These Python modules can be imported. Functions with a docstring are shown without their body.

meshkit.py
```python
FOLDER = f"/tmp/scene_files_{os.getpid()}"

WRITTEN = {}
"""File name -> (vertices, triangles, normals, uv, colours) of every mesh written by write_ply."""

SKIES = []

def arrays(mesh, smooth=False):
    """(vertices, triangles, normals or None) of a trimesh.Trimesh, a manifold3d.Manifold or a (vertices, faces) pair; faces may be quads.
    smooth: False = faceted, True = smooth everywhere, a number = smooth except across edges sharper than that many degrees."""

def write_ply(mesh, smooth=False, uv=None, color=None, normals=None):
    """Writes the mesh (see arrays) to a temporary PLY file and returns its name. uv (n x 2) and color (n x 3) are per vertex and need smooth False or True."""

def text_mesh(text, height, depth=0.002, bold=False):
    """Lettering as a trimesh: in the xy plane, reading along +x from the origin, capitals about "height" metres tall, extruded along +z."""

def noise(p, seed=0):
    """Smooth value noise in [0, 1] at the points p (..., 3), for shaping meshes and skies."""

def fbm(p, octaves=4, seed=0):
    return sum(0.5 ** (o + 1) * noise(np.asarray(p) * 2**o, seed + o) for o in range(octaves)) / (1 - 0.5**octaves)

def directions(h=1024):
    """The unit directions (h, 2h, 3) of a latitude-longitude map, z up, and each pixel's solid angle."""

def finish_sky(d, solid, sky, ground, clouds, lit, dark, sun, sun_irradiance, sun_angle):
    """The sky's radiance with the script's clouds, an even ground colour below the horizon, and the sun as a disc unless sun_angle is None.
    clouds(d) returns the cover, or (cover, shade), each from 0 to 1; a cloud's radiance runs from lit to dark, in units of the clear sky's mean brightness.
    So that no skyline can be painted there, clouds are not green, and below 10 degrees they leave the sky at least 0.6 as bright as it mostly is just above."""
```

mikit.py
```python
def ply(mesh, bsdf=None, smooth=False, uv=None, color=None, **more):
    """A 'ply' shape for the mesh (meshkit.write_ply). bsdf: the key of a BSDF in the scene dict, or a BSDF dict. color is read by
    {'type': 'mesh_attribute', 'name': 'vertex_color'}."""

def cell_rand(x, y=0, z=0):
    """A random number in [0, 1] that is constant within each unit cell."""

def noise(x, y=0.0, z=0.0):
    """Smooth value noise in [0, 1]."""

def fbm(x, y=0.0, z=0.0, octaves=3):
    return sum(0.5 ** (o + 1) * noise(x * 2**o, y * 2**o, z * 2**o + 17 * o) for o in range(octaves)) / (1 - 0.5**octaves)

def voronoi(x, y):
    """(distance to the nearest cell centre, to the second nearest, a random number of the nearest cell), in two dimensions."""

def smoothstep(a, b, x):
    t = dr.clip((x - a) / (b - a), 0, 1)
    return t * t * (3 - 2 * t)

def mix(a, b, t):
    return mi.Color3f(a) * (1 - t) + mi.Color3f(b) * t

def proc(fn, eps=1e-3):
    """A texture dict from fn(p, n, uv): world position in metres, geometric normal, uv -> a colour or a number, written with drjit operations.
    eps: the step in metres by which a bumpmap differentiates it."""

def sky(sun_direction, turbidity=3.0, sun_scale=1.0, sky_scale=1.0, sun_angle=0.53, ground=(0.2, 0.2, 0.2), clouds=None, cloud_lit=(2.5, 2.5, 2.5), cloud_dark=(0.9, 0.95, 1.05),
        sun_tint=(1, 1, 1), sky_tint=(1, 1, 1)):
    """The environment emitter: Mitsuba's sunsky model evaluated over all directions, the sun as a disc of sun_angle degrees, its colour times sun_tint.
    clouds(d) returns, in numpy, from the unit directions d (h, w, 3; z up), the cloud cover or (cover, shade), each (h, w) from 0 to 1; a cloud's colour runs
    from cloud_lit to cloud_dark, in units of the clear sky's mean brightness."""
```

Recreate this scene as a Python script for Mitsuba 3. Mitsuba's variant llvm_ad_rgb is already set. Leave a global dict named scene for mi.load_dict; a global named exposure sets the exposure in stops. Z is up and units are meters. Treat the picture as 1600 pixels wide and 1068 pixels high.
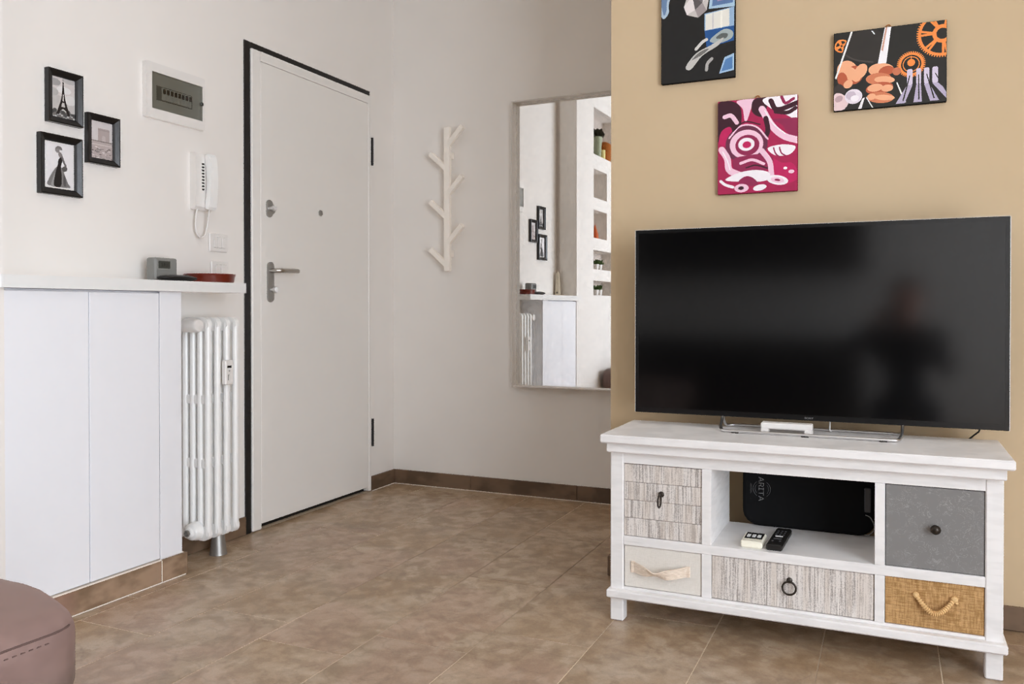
import math, random
import numpy as np, trimesh, manifold3d, shapely
from shapely.geometry import Polygon, Point, LineString, box as sbox
from shapely import affinity
from shapely.ops import unary_union
import drjit as dr
import mitsuba as mi
import mikit, meshkit
from mikit import proc, noise, fbm, smoothstep

T = mi.ScalarTransform4f
random.seed(7)
rng = np.random.default_rng(7)
scene, labels = {}, {}

# ------------------------------------------------------------------ camera, light, exposure
CAM = np.array([2.516, -3.984, 0.97])
YAW, PITCH, FOCAL = math.radians(24.246), math.radians(0.532), 1311.04
fwd = np.array([-math.sin(YAW) * math.cos(PITCH), math.cos(YAW) * math.cos(PITCH), -math.sin(PITCH)])
scene['camera'] = {'type': 'perspective', 'fov': math.degrees(2 * math.atan(800 / FOCAL)), 'fov_axis': 'x',
                   'principal_point_offset_y': 40.5 / 1068.0, 'near_clip': 0.02, 'far_clip': 100.0,
                   'to_world': T().look_at(origin=CAM.tolist(), target=(CAM + fwd).tolist(), up=[0, 0, 1])}
exposure = -0.18
WINDOW_LIGHT = (8.7, 9.5, 10.6)          # daylight behind the white curtain of the balcony window, right-hand wall
WIN_Y0, WIN_Y1, WIN_Z0, WIN_Z1 = -5.5, -2.9, 0.08, 2.42

# ------------------------------------------------------------------ colour and materials
def lin(r, g, b):
    c = np.array([r, g, b], float) / 255.0
    return np.where(c <= 0.04045, c / 12.92, ((c + 0.055) / 1.055) ** 2.4)

def mix(a, b, t):
    a, b = (mi.Color3f(*[float(x) for x in v]) if isinstance(v, np.ndarray) else v for v in (a, b))
    return a * (1 - t) + b * t

def col(c):
    return {'type': 'rgb', 'value': [float(x) for x in lin(*c)]}

def C3(c):
    return mi.Color3f(*[float(x) for x in lin(*c)])

def mat(name, color, rough=0.5, spec=0.5, metal=0.0, bump=None, bump_scale=0.001, **more):
    """color: an sRGB triple or a function of (p, n, uv)."""
    d = {'type': 'principled', 'base_color': proc(color) if callable(color) else col(color),
         'roughness': rough, 'specular': spec, 'metallic': metal, **more}
    if bump is not None:
        d = {'type': 'bumpmap', 'arbitrary': proc(bump, eps=0.0006), 'scale': bump_scale, 'bsdf': d}
    scene[name] = {'type': 'twosided', 'bsdf': d}
    return name

def diffuse(name, color):
    scene[name] = {'type': 'twosided', 'bsdf': {'type': 'diffuse', 'reflectance': proc(color) if callable(color) else col(color)}}
    return name

def paint_white(p, n, uv):
    return mix(lin(229, 225, 220), lin(236, 232, 227), fbm(p.x * 2.1 + p.y * 2.1, p.y * 1.3, p.z * 2.0, 3))
diffuse('mat_wall', paint_white)

def paint_beige(p, n, uv):
    return mix(lin(198, 175, 142), lin(205, 183, 151), fbm(p.x * 2.4, p.y * 2.0, p.z * 2.4, 3))
diffuse('mat_beige', paint_beige)
diffuse('mat_ceiling', (240, 238, 234))
diffuse('mat_niche', (196, 186, 178))

def tile_color(o):
    def fn(p, n, uv):
        x, y = p.x + 3.7 * o, p.y - 1.9 * o
        w = fbm(x * 5.0, y * 5.0, 0.3, 3) - 0.5
        a = fbm(x * 7.0 + 1.2 * w, y * 7.0 + 1.2 * w, o, 5)
        b = fbm(x * 24 + 2 * w, y * 24 + 2 * w, o + 3.0, 5)
        c = fbm(x * 3.0 + 31.0, y * 3.0 + 4.0, o + 7.0, 3)
        g = noise(x * 300, y * 300, o)
        vein = 1 - smoothstep(0.0, 0.07, dr.abs(fbm(x * 11 + 3 * w, y * 11 - 2 * w, o + 11.0, 4) - 0.5))
        k = mix(lin(150, 128, 104), lin(162, 141, 118), smoothstep(0.32, 0.66, a))
        k = mix(k, C3((182, 164, 144)), 0.46 * smoothstep(0.50, 0.70, b))
        k = mix(k, C3((126, 102, 79)), 0.42 * smoothstep(0.50, 0.30, b))
        k = mix(k, C3((162, 129, 113)), 0.30 * smoothstep(0.50, 0.66, c))
        k = mix(k, C3((147, 117, 84)), 0.34 * smoothstep(0.48, 0.32, c))
        k = mix(k, C3((118, 98, 80)), 0.22 * vein)
        return k * (1.0 + 0.028 * o) * (0.94 + 0.12 * g)
    return fn
TILE = [mat('mat_tile_%d' % i, tile_color(i), 0.34, 0.45) for i in range(4)]
def grout_color(p, n, uv):
    return mix(lin(150, 130, 110), lin(214, 196, 172), smoothstep(0.30, 0.62, fbm(p.x * 1.7 + 4.2, p.y * 1.3, 2.0, 2) + 0.14 * smoothstep(0.7, 1.3, p.x)))
diffuse('mat_grout', grout_color)

def skirt_color(p, n, uv):
    a = fbm(p.x * 9 + p.y * 9, p.z * 14, 2.0, 4)
    return mix(lin(88, 70, 54), lin(112, 90, 71), smoothstep(0.3, 0.7, a))
mat('mat_skirting', skirt_color, 0.45, 0.4)

def plinth_color(p, n, uv):
    a = fbm(p.x * 9 + p.y * 11, p.z * 20, 2.0, 4)
    b = fbm(p.y * 3.0, 5.0, 1.0, 2)
    k = mix(lin(120, 97, 76), lin(158, 132, 109), smoothstep(0.3, 0.7, a))
    return mix(k, mi.Color3f(*[float(t) for t in lin(152, 118, 104)]), 0.6 * smoothstep(0.45, 0.6, b))
mat('mat_plinth', plinth_color, 0.45, 0.4)
diffuse('mat_caulk', (232, 224, 212))

mat('mat_white_lacquer', (232, 233, 237), 0.28, 0.5)
mat('mat_counter', (226, 226, 224), 0.16, 0.5)
mat('mat_door', (226, 223, 218), 0.35, 0.4)
mat('mat_black', (22, 20, 18), 0.45, 0.4)
mat('mat_black_wood', (20, 19, 19), 0.26, 0.5)
mat('mat_white_enamel', (238, 238, 236), 0.18, 0.5)
mat('mat_white_plastic', (225, 222, 218), 0.3, 0.5)
mat('mat_grey_plastic', (128, 128, 124), 0.45, 0.4)
mat('mat_screen_grey', (62, 64, 60), 0.25, 0.5)
mat('mat_silver_edge', (196, 194, 190), 0.35, 0.5, 0.2)
mat('mat_steel', (190, 186, 180), 0.30, 0.5, 1.0)
mat('mat_dark_steel', (160, 158, 154), 0.42, 0.5, 0.8)
mat('mat_chrome', (228, 228, 228), 0.22, 0.5, 1.0)
mat('mat_bronze', (54, 48, 42), 0.32, 0.5, 0.7)
mat('mat_terracotta', (98, 30, 14), 0.12, 0.5, clearcoat=0.3)
mat('mat_black_leather', (18, 17, 17), 0.4, 0.4)
mat('mat_black_fabric', (13, 13, 14), 0.85, 0.2)
mat('mat_tv_bezel', (12, 12, 13), 0.2, 0.5)
mat('mat_tv_screen', (4, 4, 5), 0.11, 0.55)
mat('mat_tv_back', (30, 30, 31), 0.5, 0.3)
mat('mat_logo_grey', (108, 108, 108), 0.4, 0.4)
mat('mat_white_rack', (242, 236, 227), 0.4, 0.4)
mat('mat_mirror_frame', (204, 199, 192), 0.4, 0.4)
mat('mat_remote_cream', (236, 232, 214), 0.35, 0.4)
mat('mat_button', (218, 218, 216), 0.4, 0.4)
mat('mat_dark_button', (70, 70, 72), 0.4, 0.4)
mat('mat_walnut', (44, 38, 33), 0.5, 0.3)
scene['mat_mirror_glass'] = {'type': 'conductor', 'material': 'none', 'specular_reflectance': {'type': 'rgb', 'value': [0.95, 0.955, 0.95]}}
scene['mat_smoked'] = {'type': 'thindielectric', 'int_ior': 1.5, 'specular_transmittance': {'type': 'rgb', 'value': [0.67, 0.68, 0.66]}}
scene['mat_vertex'] = {'type': 'twosided', 'bsdf': {'type': 'principled', 'base_color': {'type': 'mesh_attribute', 'name': 'vertex_color'}, 'roughness': 0.55, 'specular': 0.3}}
scene['mat_photo'] = {'type': 'twosided', 'bsdf': {'type': 'principled', 'base_color': {'type': 'mesh_attribute', 'name': 'vertex_color'}, 'roughness': 0.35, 'specular': 0.4}}

def cabinet_white(p, n, uv):
    a = fbm(p.x * 14, p.y * 14, p.z * 60, 3)
    b = fbm(p.x * 5 + 3, p.y * 5, p.z * 40, 3)
    k = mix(lin(223, 221, 219), lin(216, 214, 212), smoothstep(0.4, 0.7, a))
    return mix(k, C3((190, 187, 184)), 0.35 * smoothstep(0.72, 0.82, b))
mat('mat_cabinet_white', cabinet_white, 0.42, 0.4)

def woven(o):
    def fn(p, n, uv):
        x, z = p.x + 0.37 * o, p.z + 0.11 * o
        s = noise(x * 330, z * 11, o)
        s2 = noise(x * 800, z * 30, o + 2)
        s3 = noise(x * 70, z * 5, o + 5)
        f = noise(x * 500, z * 420, o)
        v = 0.45 * s + 0.3 * s2 + 0.25 * f
        k = mix(lin(146, 138, 132), lin(214, 208, 202), smoothstep(0.22, 0.66, v))
        k = mix(k, mi.Color3f(*[float(t) for t in lin(196, 184, 172)]), 0.4 * smoothstep(0.4, 0.7, s3))
        return k
    return fn
WOVEN = [mat('mat_woven_%d' % i, woven(i), 0.75, 0.2) for i in range(3)]

def grey_felt(p, n, uv):
    w1, w2 = fbm(p.x * 45, p.z * 45, 0.0, 2), fbm(p.x * 45 + 9, p.z * 45, 4.0, 2)
    a = fbm(p.x * 130 + 5 * w1, p.z * 130 + 5 * w2, 1.0, 3)
    line = 1 - smoothstep(0.0, 0.05, dr.abs(a - 0.5))
    patch = smoothstep(0.25, 0.48, fbm(p.x * 40, p.z * 40, 8.0, 2))
    return mix(lin(120, 118, 116), lin(148, 147, 145), 0.7 * line * patch)
mat('mat_grey_felt', grey_felt, 0.7, 0.25)

def linen(p, n, uv):
    a = 0.5 * noise(p.x * 900, p.z * 120) + 0.5 * noise(p.x * 120, p.z * 900)
    return mix(lin(204, 199, 190), lin(218, 213, 205), a)
mat('mat_linen', linen, 0.8, 0.2)

def burlap(p, n, uv):
    a = noise(p.x * 420, p.z * 60, 1.0)
    b = noise(p.x * 60, p.z * 420, 2.0)
    c = noise(p.x * 900, p.z * 900)
    k = mix(lin(148, 112, 68), lin(192, 154, 108), smoothstep(0.2, 0.85, 0.4 * a + 0.4 * b + 0.2 * c))
    return k
mat('mat_burlap', burlap, 0.85, 0.15)

def rope_color(p, n, uv):
    return mix(lin(186, 146, 92), lin(232, 200, 150), noise(p.x * 700, p.y * 700, p.z * 700))
mat('mat_rope', rope_color, 0.85, 0.15)

def webbing_color(p, n, uv):
    return mix(lin(196, 178, 158), lin(236, 222, 206), noise(p.x * 40, p.y * 300, p.z * 520))
mat('mat_webbing', webbing_color, 0.85, 0.15)

def sofa_color(p, n, uv):
    a = fbm(p.x * 7, p.y * 7, p.z * 9, 4)
    b = fbm(p.x * 3 + 8, p.y * 3, p.z * 4, 2)
    k = mix(lin(88, 75, 68), lin(132, 112, 104), smoothstep(0.34, 0.62, a))
    return mix(k, C3((134, 106, 100)), 0.5 * smoothstep(0.42, 0.62, b))
mat('mat_sofa', sofa_color, 0.6, 0.3, sheen=0.4)
mat('mat_sofa_seam', (92, 74, 69), 0.8, 0.1)
mat('mat_leaf', (70, 92, 48), 0.5, 0.3)
mat('mat_leaf_dark', (52, 50, 36), 0.6, 0.3)
mat('mat_vase_green', (150, 158, 132), 0.3, 0.5)
mat('mat_basket', (160, 92, 36), 0.7, 0.2)
mat('mat_yellow', (222, 208, 140), 0.5, 0.3)
mat('mat_orange', (190, 88, 40), 0.5, 0.3)
mat('mat_pale_wood', (214, 204, 184), 0.5, 0.3)

# ------------------------------------------------------------------ mesh helpers
def bx(x0, x1, y0, y1, z0, z1, b=0.0):
    """A box with chamfered edges."""
    if b <= 0:
        m = trimesh.creation.box(bounds=[[x0, y0, z0], [x1, y1, z1]])
        return m
    b = min(b, (x1 - x0) * 0.45, (y1 - y0) * 0.45, (z1 - z0) * 0.45)
    c, h = np.array([(x0 + x1), (y0 + y1), (z0 + z1)]) / 2, np.array([x1 - x0, y1 - y0, z1 - z0]) / 2
    pts = []
    for sx in (-1, 1):
        for sy in (-1, 1):
            for sz in (-1, 1):
                s = np.array([sx, sy, sz])
                for k in range(3):
                    q = h - b
                    q[k] = h[k]
                    pts.append(c + s * q)
    return trimesh.convex.convex_hull(np.array(pts))

def cat(*ms):
    ms = [m for m in ms]
    return trimesh.util.concatenate(ms)

def cyl(p0, p1, r0, r1=None, n=24):
    """A (tapered) capped cylinder from p0 to p1."""
    r1 = r0 if r1 is None else r1
    p0, p1 = np.array(p0, float), np.array(p1, float)
    z = (p1 - p0) / np.linalg.norm(p1 - p0)
    x = np.cross(z, [0, 0, 1] if abs(z[2]) < 0.9 else [1, 0, 0]); x /= np.linalg.norm(x)
    y = np.cross(z, x)
    a = np.arange(n) * 2 * np.pi / n
    ring = np.cos(a)[:, None] * x + np.sin(a)[:, None] * y
    v = np.vstack([p0 + ring * r0, p1 + ring * r1, p0[None], p1[None]])
    i = np.arange(n); j = (i + 1) % n
    f = np.vstack([np.stack([i, j, j + n], 1), np.stack([i, j + n, i + n], 1),
                   np.stack([j, i, 0 * i + 2 * n], 1), np.stack([i + n, j + n, 0 * i + 2 * n + 1], 1)])
    return trimesh.Trimesh(v, f, process=False)

def lathe(profile, n=32, center=(0, 0, 0), axis='z'):
    """Profile [(r, h), ...] turned about an axis."""
    p = np.array(profile, float)
    a = np.arange(n) * 2 * np.pi / n
    v = np.stack([np.outer(p[:, 0], np.cos(a)), np.outer(p[:, 0], np.sin(a)), np.repeat(p[:, 1:2], n, 1)], -1)
    m = len(p)
    i, j = np.meshgrid(np.arange(m - 1), np.arange(n), indexing='ij')
    q = np.stack([i * n + j, i * n + (j + 1) % n, (i + 1) * n + (j + 1) % n, (i + 1) * n + j], -1).reshape(-1, 4)
    f = np.vstack([q[:, [0, 1, 2]], q[:, [0, 2, 3]]])
    v = v.reshape(-1, 3)
    if axis == 'x':
        v = v[:, [2, 0, 1]]
    elif axis == 'y':
        v = v[:, [1, 2, 0]]
    elif axis == '-y':
        v = v[:, [0, 2, 1]] * [1, -1, 1]
    t = trimesh.Trimesh(v + np.array(center), f, process=False)
    return t

def tube(points, r, n=10, closed=False, caps=True):
    p = np.asarray(points, float)
    m = len(p)
    r = np.broadcast_to(np.asarray(r, float), (m,))
    t = np.roll(p, -1, 0) - np.roll(p, 1, 0) if closed else np.gradient(p, axis=0)
    t /= np.linalg.norm(t, axis=1, keepdims=True) + 1e-12
    ref = np.array([0, 0, 1.0]) if abs(t[0][2]) < 0.9 else np.array([1.0, 0, 0])
    x = np.cross(ref, t[0]); x /= np.linalg.norm(x)
    a = np.arange(n) * 2 * np.pi / n
    rings = []
    for k in range(m):
        x = x - t[k] * (x @ t[k]); x /= np.linalg.norm(x)
        y = np.cross(t[k], x)
        rings.append(p[k] + r[k] * (np.cos(a)[:, None] * x + np.sin(a)[:, None] * y))
    v = np.vstack(rings)
    segs = m if closed else m - 1
    i, j = np.meshgrid(np.arange(segs), np.arange(n), indexing='ij')
    i2 = (i + 1) % m
    q = np.stack([i * n + j, i * n + (j + 1) % n, i2 * n + (j + 1) % n, i2 * n + j], -1).reshape(-1, 4)
    f = [q[:, [0, 1, 2]], q[:, [0, 2, 3]]]
    if not closed and caps:
        k = np.arange(n); k2 = (k + 1) % n
        v = np.vstack([v, p[:1], p[-1:]])
        f += [np.stack([k2, k, 0 * k + m * n], 1), np.stack([(m - 1) * n + k, (m - 1) * n + k2, 0 * k + m * n + 1], 1)]
    return trimesh.Trimesh(v, np.vstack(f), process=False)

def spline(pts, k=8):
    """Catmull-Rom through the points."""
    p = np.asarray(pts, float)
    p = np.vstack([2 * p[0] - p[1], p, 2 * p[-1] - p[-2]])
    out = []
    for i in range(1, len(p) - 2):
        for s in np.arange(k) / k:
            a, b, c, d = p[i - 1:i + 3]
            out.append(0.5 * ((2 * b) + (-a + c) * s + (2 * a - 5 * b + 4 * c - d) * s * s + (-a + 3 * b - 3 * c + d) * s ** 3))
    out.append(p[-2])
    return np.array(out)

def torus(center, R, r, normal='y', n=40, k=10):
    a = np.arange(n) * 2 * np.pi / n
    c, s, z = R * np.cos(a), R * np.sin(a), 0 * a
    pts = {'y': np.stack([c, z, s], 1), 'x': np.stack([z, c, s], 1), 'z': np.stack([c, s, z], 1)}[normal]
    return tube(pts + np.array(center), r, k, closed=True)

def ball(center, r, sub=2, scale=(1, 1, 1)):
    m = trimesh.creation.icosphere(subdivisions=sub, radius=r)
    m.apply_scale(scale)
    m.apply_translation(center)
    return m

def prism(poly, d0, d1, plane):
    """A shapely polygon in (u, v) extruded from d0 to d1 along the third axis. plane: 'xy', 'xz' or 'yz'."""
    ms = []
    for g in getattr(poly, 'geoms', [poly]):
        m = trimesh.creation.extrude_polygon(g, d1 - d0, engine='earcut')
        v = np.array(m.vertices); v[:, 2] += d0
        idx = {'xy': [0, 1, 2], 'xz': [0, 2, 1], 'yz': [2, 0, 1]}[plane]
        f = np.array(m.faces)
        if plane == 'xz':
            f = f[:, ::-1]
        ms.append(trimesh.Trimesh(v[:, idx], f, process=False))
    return trimesh.util.concatenate(ms)

def rrect(x0, x1, y0, y1, r, n=6):
    return sbox(x0 + r, y0 + r, x1 - r, y1 - r).buffer(r, quad_segs=n)

def rounded_block(x0, x1, y0, y1, z0, z1, r, div=4, crown=0.0, wob=0.0, seed=0):
    """A cushion-like block with round edges of radius r."""
    m = trimesh.creation.box(extents=(2, 2, 2))
    for _ in range(div):
        m = m.subdivide()
    h = np.array([x1 - x0, y1 - y0, z1 - z0]) / 2
    v = np.array(m.vertices)
    # push grid lines towards the edges so that the rounding is well sampled
    v = np.sign(v) * (1 - (1 - np.abs(v)) ** 1.6)
    v = v * h
    q = np.clip(v, -(h - r), h - r)
    d = v - q
    L = np.linalg.norm(d, axis=1, keepdims=True)
    v = q + r * d / np.maximum(L, 1e-9)
    u = v / h
    v[:, 2] += crown * np.clip(u[:, 2], 0, 1) * (1 - u[:, 0] ** 2) * (1 - u[:, 1] ** 2)
    if wob:
        w = np.stack([meshkit.fbm(v * 6 + 11 * k, 3, seed + k) - 0.5 for k in range(3)], 1)
        v += wob * w
    return trimesh.Trimesh(v + np.array([x0 + x1, y0 + y1, z0 + z1]) / 2, m.faces, process=False)

def rot(m, deg, axis, at):
    m = m.copy()
    m.apply_transform(trimesh.transformations.rotation_matrix(math.radians(deg), axis, at))
    return m

# ------------------------------------------------------------------ scene entries
def numbered(key):
    if key not in scene and key not in names:
        return key
    k = 1
    while '%s_%03d' % (key, k) in scene or '%s_%03d' % (key, k) in names:
        k += 1
    return '%s_%03d' % (key, k)
names = set()

def obj(name, mesh, bsdf, parent=None, smooth=False, label=None, **more):
    key = numbered((parent + '__' if parent else '') + name)
    names.add(key)
    if isinstance(mesh, (trimesh.Trimesh,)) and smooth not in (False,):
        mesh = trimesh.Trimesh(mesh.vertices, mesh.faces, process=True)
    scene[key] = mikit.ply(mesh, bsdf, smooth=smooth, **more)
    if label:
        labels.setdefault(key, {})['label'] = label
    return key

def thing(name, label, cat_, group=None):
    key = numbered(name)
    names.add(key)
    labels[key] = {'label': label, 'category': cat_}
    if group:
        labels[key]['group'] = group
    return key

def single(name, label, cat_, mesh, bsdf, smooth=False, group=None, **more):
    key = obj(name, mesh, bsdf, None, smooth, None, **more)
    labels[key] = {'label': label, 'category': cat_}
    if group:
        labels[key]['group'] = group
    return key

def struct(name, mesh, bsdf, label=None, smooth=False):
    key = obj(name, mesh, bsdf, None, smooth)
    labels[key] = {'kind': 'structure'}
    if label:
        labels[key]['label'] = label
    return key

def struct_root(name, label):
    key = numbered(name); names.add(key)
    labels[key] = {'kind': 'structure', 'label': label}
    return key

def flat_art(layers, place, base, aspect):
    """Coloured regions of a flat print as one mesh without overlaps. layers: [(polygon in [0, aspect] x [0, 1], sRGB)], later ones on top.
    place(u, v) -> points; base: the ground's colour."""
    frame = sbox(0, 0, aspect, 1)
    done, out = None, []
    for poly, c in reversed([(frame, base)] + layers):
        poly = poly.buffer(0).intersection(frame)
        vis = poly if done is None else poly.difference(done)
        done = poly if done is None else done.union(poly)
        for g in getattr(vis, 'geoms', [vis]):
            if g.geom_type == 'Polygon' and g.area > 1e-6:
                out.append((g, c))
    V, F, K, at = [], [], [], 0
    for g, c in out:
        v, f = trimesh.creation.triangulate_polygon(g, engine='earcut')
        P = place(v[:, 0], v[:, 1])
        V.append(P); F.append(f + at); K.append(np.repeat(lin(*c)[None], len(v), 0)); at += len(v)
    return (np.vstack(V), np.vstack(F)), np.vstack(K)

def blob(pts, k=6):
    p = np.asarray(pts, float)
    n = len(p)
    out = []
    for i in range(n):
        a, b, c, d = p[(i - 1) % n], p[i], p[(i + 1) % n], p[(i + 2) % n]
        for s in np.arange(k) / k:
            out.append(0.5 * ((2 * b) + (-a + c) * s + (2 * a - 5 * b + 4 * c - d) * s * s + (-a + 3 * b - 3 * c + d) * s ** 3))
    return Polygon(out).buffer(0)

def poly(*pts):
    return Polygon(pts).buffer(0)

def stroke(pts, w, smooth=True):
    p = spline(pts, 6) if smooth and len(pts) > 2 else np.asarray(pts, float)
    return LineString(p).buffer(w / 2, quad_segs=3)

def ell(cx, cy, rx, ry, deg=0):
    return affinity.rotate(affinity.scale(Point(cx, cy).buffer(1, quad_segs=10), rx, ry), deg)

# ================================================================== the setting
H = 2.86                      # ceiling
XR, YB = 4.3, -6.2            # right wall, rear wall
YW = -1.067                   # beige wall
XW = 1.595                    # its free end
PX, PY = 0.176, -2.372        # the pier beside the cupboard

# floor: a bed of grout and the tiles
fl = struct('floor', bx(-0.05, XR, YB, 0.05, -0.06, -0.0012), 'mat_grout', 'brown stone-look tiled floor with pale joints')
joint = {-1: -1.341, 0: -1.56, 1: -0.705, 2: -1.443, 3: -1.285, 4: -1.11, 5: -1.408, 6: -1.30, 7: -1.25, 8: -1.19}
far = []
for k in range(-1, 14):
    xa, xb = 0.221 + 0.303 * k, 0.221 + 0.303 * (k + 1)
    j = joint.get(k, -1.0 - 0.6 * random.random())
    for r in range(-5, 10):
        ya, yb = j - 0.603 * r - 0.603, j - 0.603 * r
        x0, x1 = max(xa + 0.0016, 0.001), min(xb - 0.0016, XR - 0.001)
        y0, y1 = max(ya + 0.0016, YB + 0.001), min(yb - 0.0016, -0.001)
        if x1 - x0 < 0.02 or y1 - y0 < 0.02 or (x0 > XW + 0.02 and y0 > YW):
            continue
        dz = random.uniform(-0.0004, 0.0)
        m = bx(x0, x1, y0, y1, -0.03, dz, 0.0008)
        if y1 > -3.6:
            obj('tile', m, random.choice(TILE), fl)
        else:
            far.append(m)
k = obj('far_tiles', cat(*far), TILE[1], fl); labels[k] = {'kind': 'stuff'}

struct('ceiling', bx(-0.2, XR + 0.2, YB - 0.2, 0.2, H, H + 0.1), 'mat_ceiling', 'plain white ceiling')
# left wall with the doorway (outer frame edge -1.185 .. -0.232, top 2.115)
wl = cat(bx(-0.12, 0, PY, -1.185, 0, H), bx(-0.12, 0, -0.236, 0, 0, H), bx(-0.12, 0, -1.185, -0.236, 2.115, H))
struct('wall_left', wl, 'mat_wall', 'white wall holding the entrance door')
struct('wall_back', bx(-0.12, XW + 0.3, 0, 0.12, 0, H), 'mat_wall', 'greyish white back wall of the entrance')
struct('wall_right_partition', bx(XW, XR, YW, -0.0005, 0, H), 'mat_beige', 'beige painted wall behind the television')
# pier with niches
NICHES = [(-3.42, -2.768, 2.272, 2.665), (-3.108, -2.770, 1.906, 2.148), (-3.108, -2.770, 1.566, 1.802), (-3.40, -2.764, 1.301, 1.463), (-3.40, -2.764, 1.080, 1.204)]
outline = sbox(YB, 0, PY, H)
for a, b, c, d in NICHES:
    outline = outline.difference(sbox(a, c, b, d))
struct('wall_pier', prism(outline, 0.03, PX, 'yz'), 'mat_wall', 'white wall with a column of open niches, seen in the mirror')
struct('wall_niche_back', bx(-0.12, 0.03, YB, PY, 0, H), 'mat_niche', 'mauve grey back of the wall niches')
struct('wall_rear', bx(-0.12, XR, YB - 0.12, YB, 0, H), 'mat_wall')
win = sbox(YB, 0, YW, H).difference(sbox(WIN_Y0, WIN_Z0, WIN_Y1, WIN_Z1))
struct('wall_right', prism(win, XR, XR + 0.2, 'yz'), 'mat_wall')
w = struct_root('window_1', 'balcony window behind a bright white curtain, outside the photo')
wf = []
for y0, y1 in ((WIN_Y0, WIN_Y0 + 0.06), ((WIN_Y0 + WIN_Y1) / 2 - 0.04, (WIN_Y0 + WIN_Y1) / 2 + 0.04), (WIN_Y1 - 0.06, WIN_Y1)):
    wf.append(bx(XR + 0.03, XR + 0.09, y0, y1, WIN_Z0, WIN_Z1, 0.004))
for z0, z1 in ((WIN_Z0, WIN_Z0 + 0.08), (WIN_Z1 - 0.06, WIN_Z1)):
    wf.append(bx(XR + 0.035, XR + 0.085, WIN_Y0 + 0.06, WIN_Y1 - 0.06, z0, z1, 0.004))
obj('window_frame', cat(*wf), 'mat_white_lacquer', w)
pane = trimesh.Trimesh([[XR + 0.1, WIN_Y0, WIN_Z0], [XR + 0.1, WIN_Y1, WIN_Z0], [XR + 0.1, WIN_Y1, WIN_Z1], [XR + 0.1, WIN_Y0, WIN_Z1]], [[0, 2, 1], [0, 3, 2]], process=False)
key = obj('pane', pane, 'mat_wall', w)
scene[key]['emitter'] = {'type': 'area', 'radiance': {'type': 'rgb', 'value': list(WINDOW_LIGHT)}}

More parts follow.
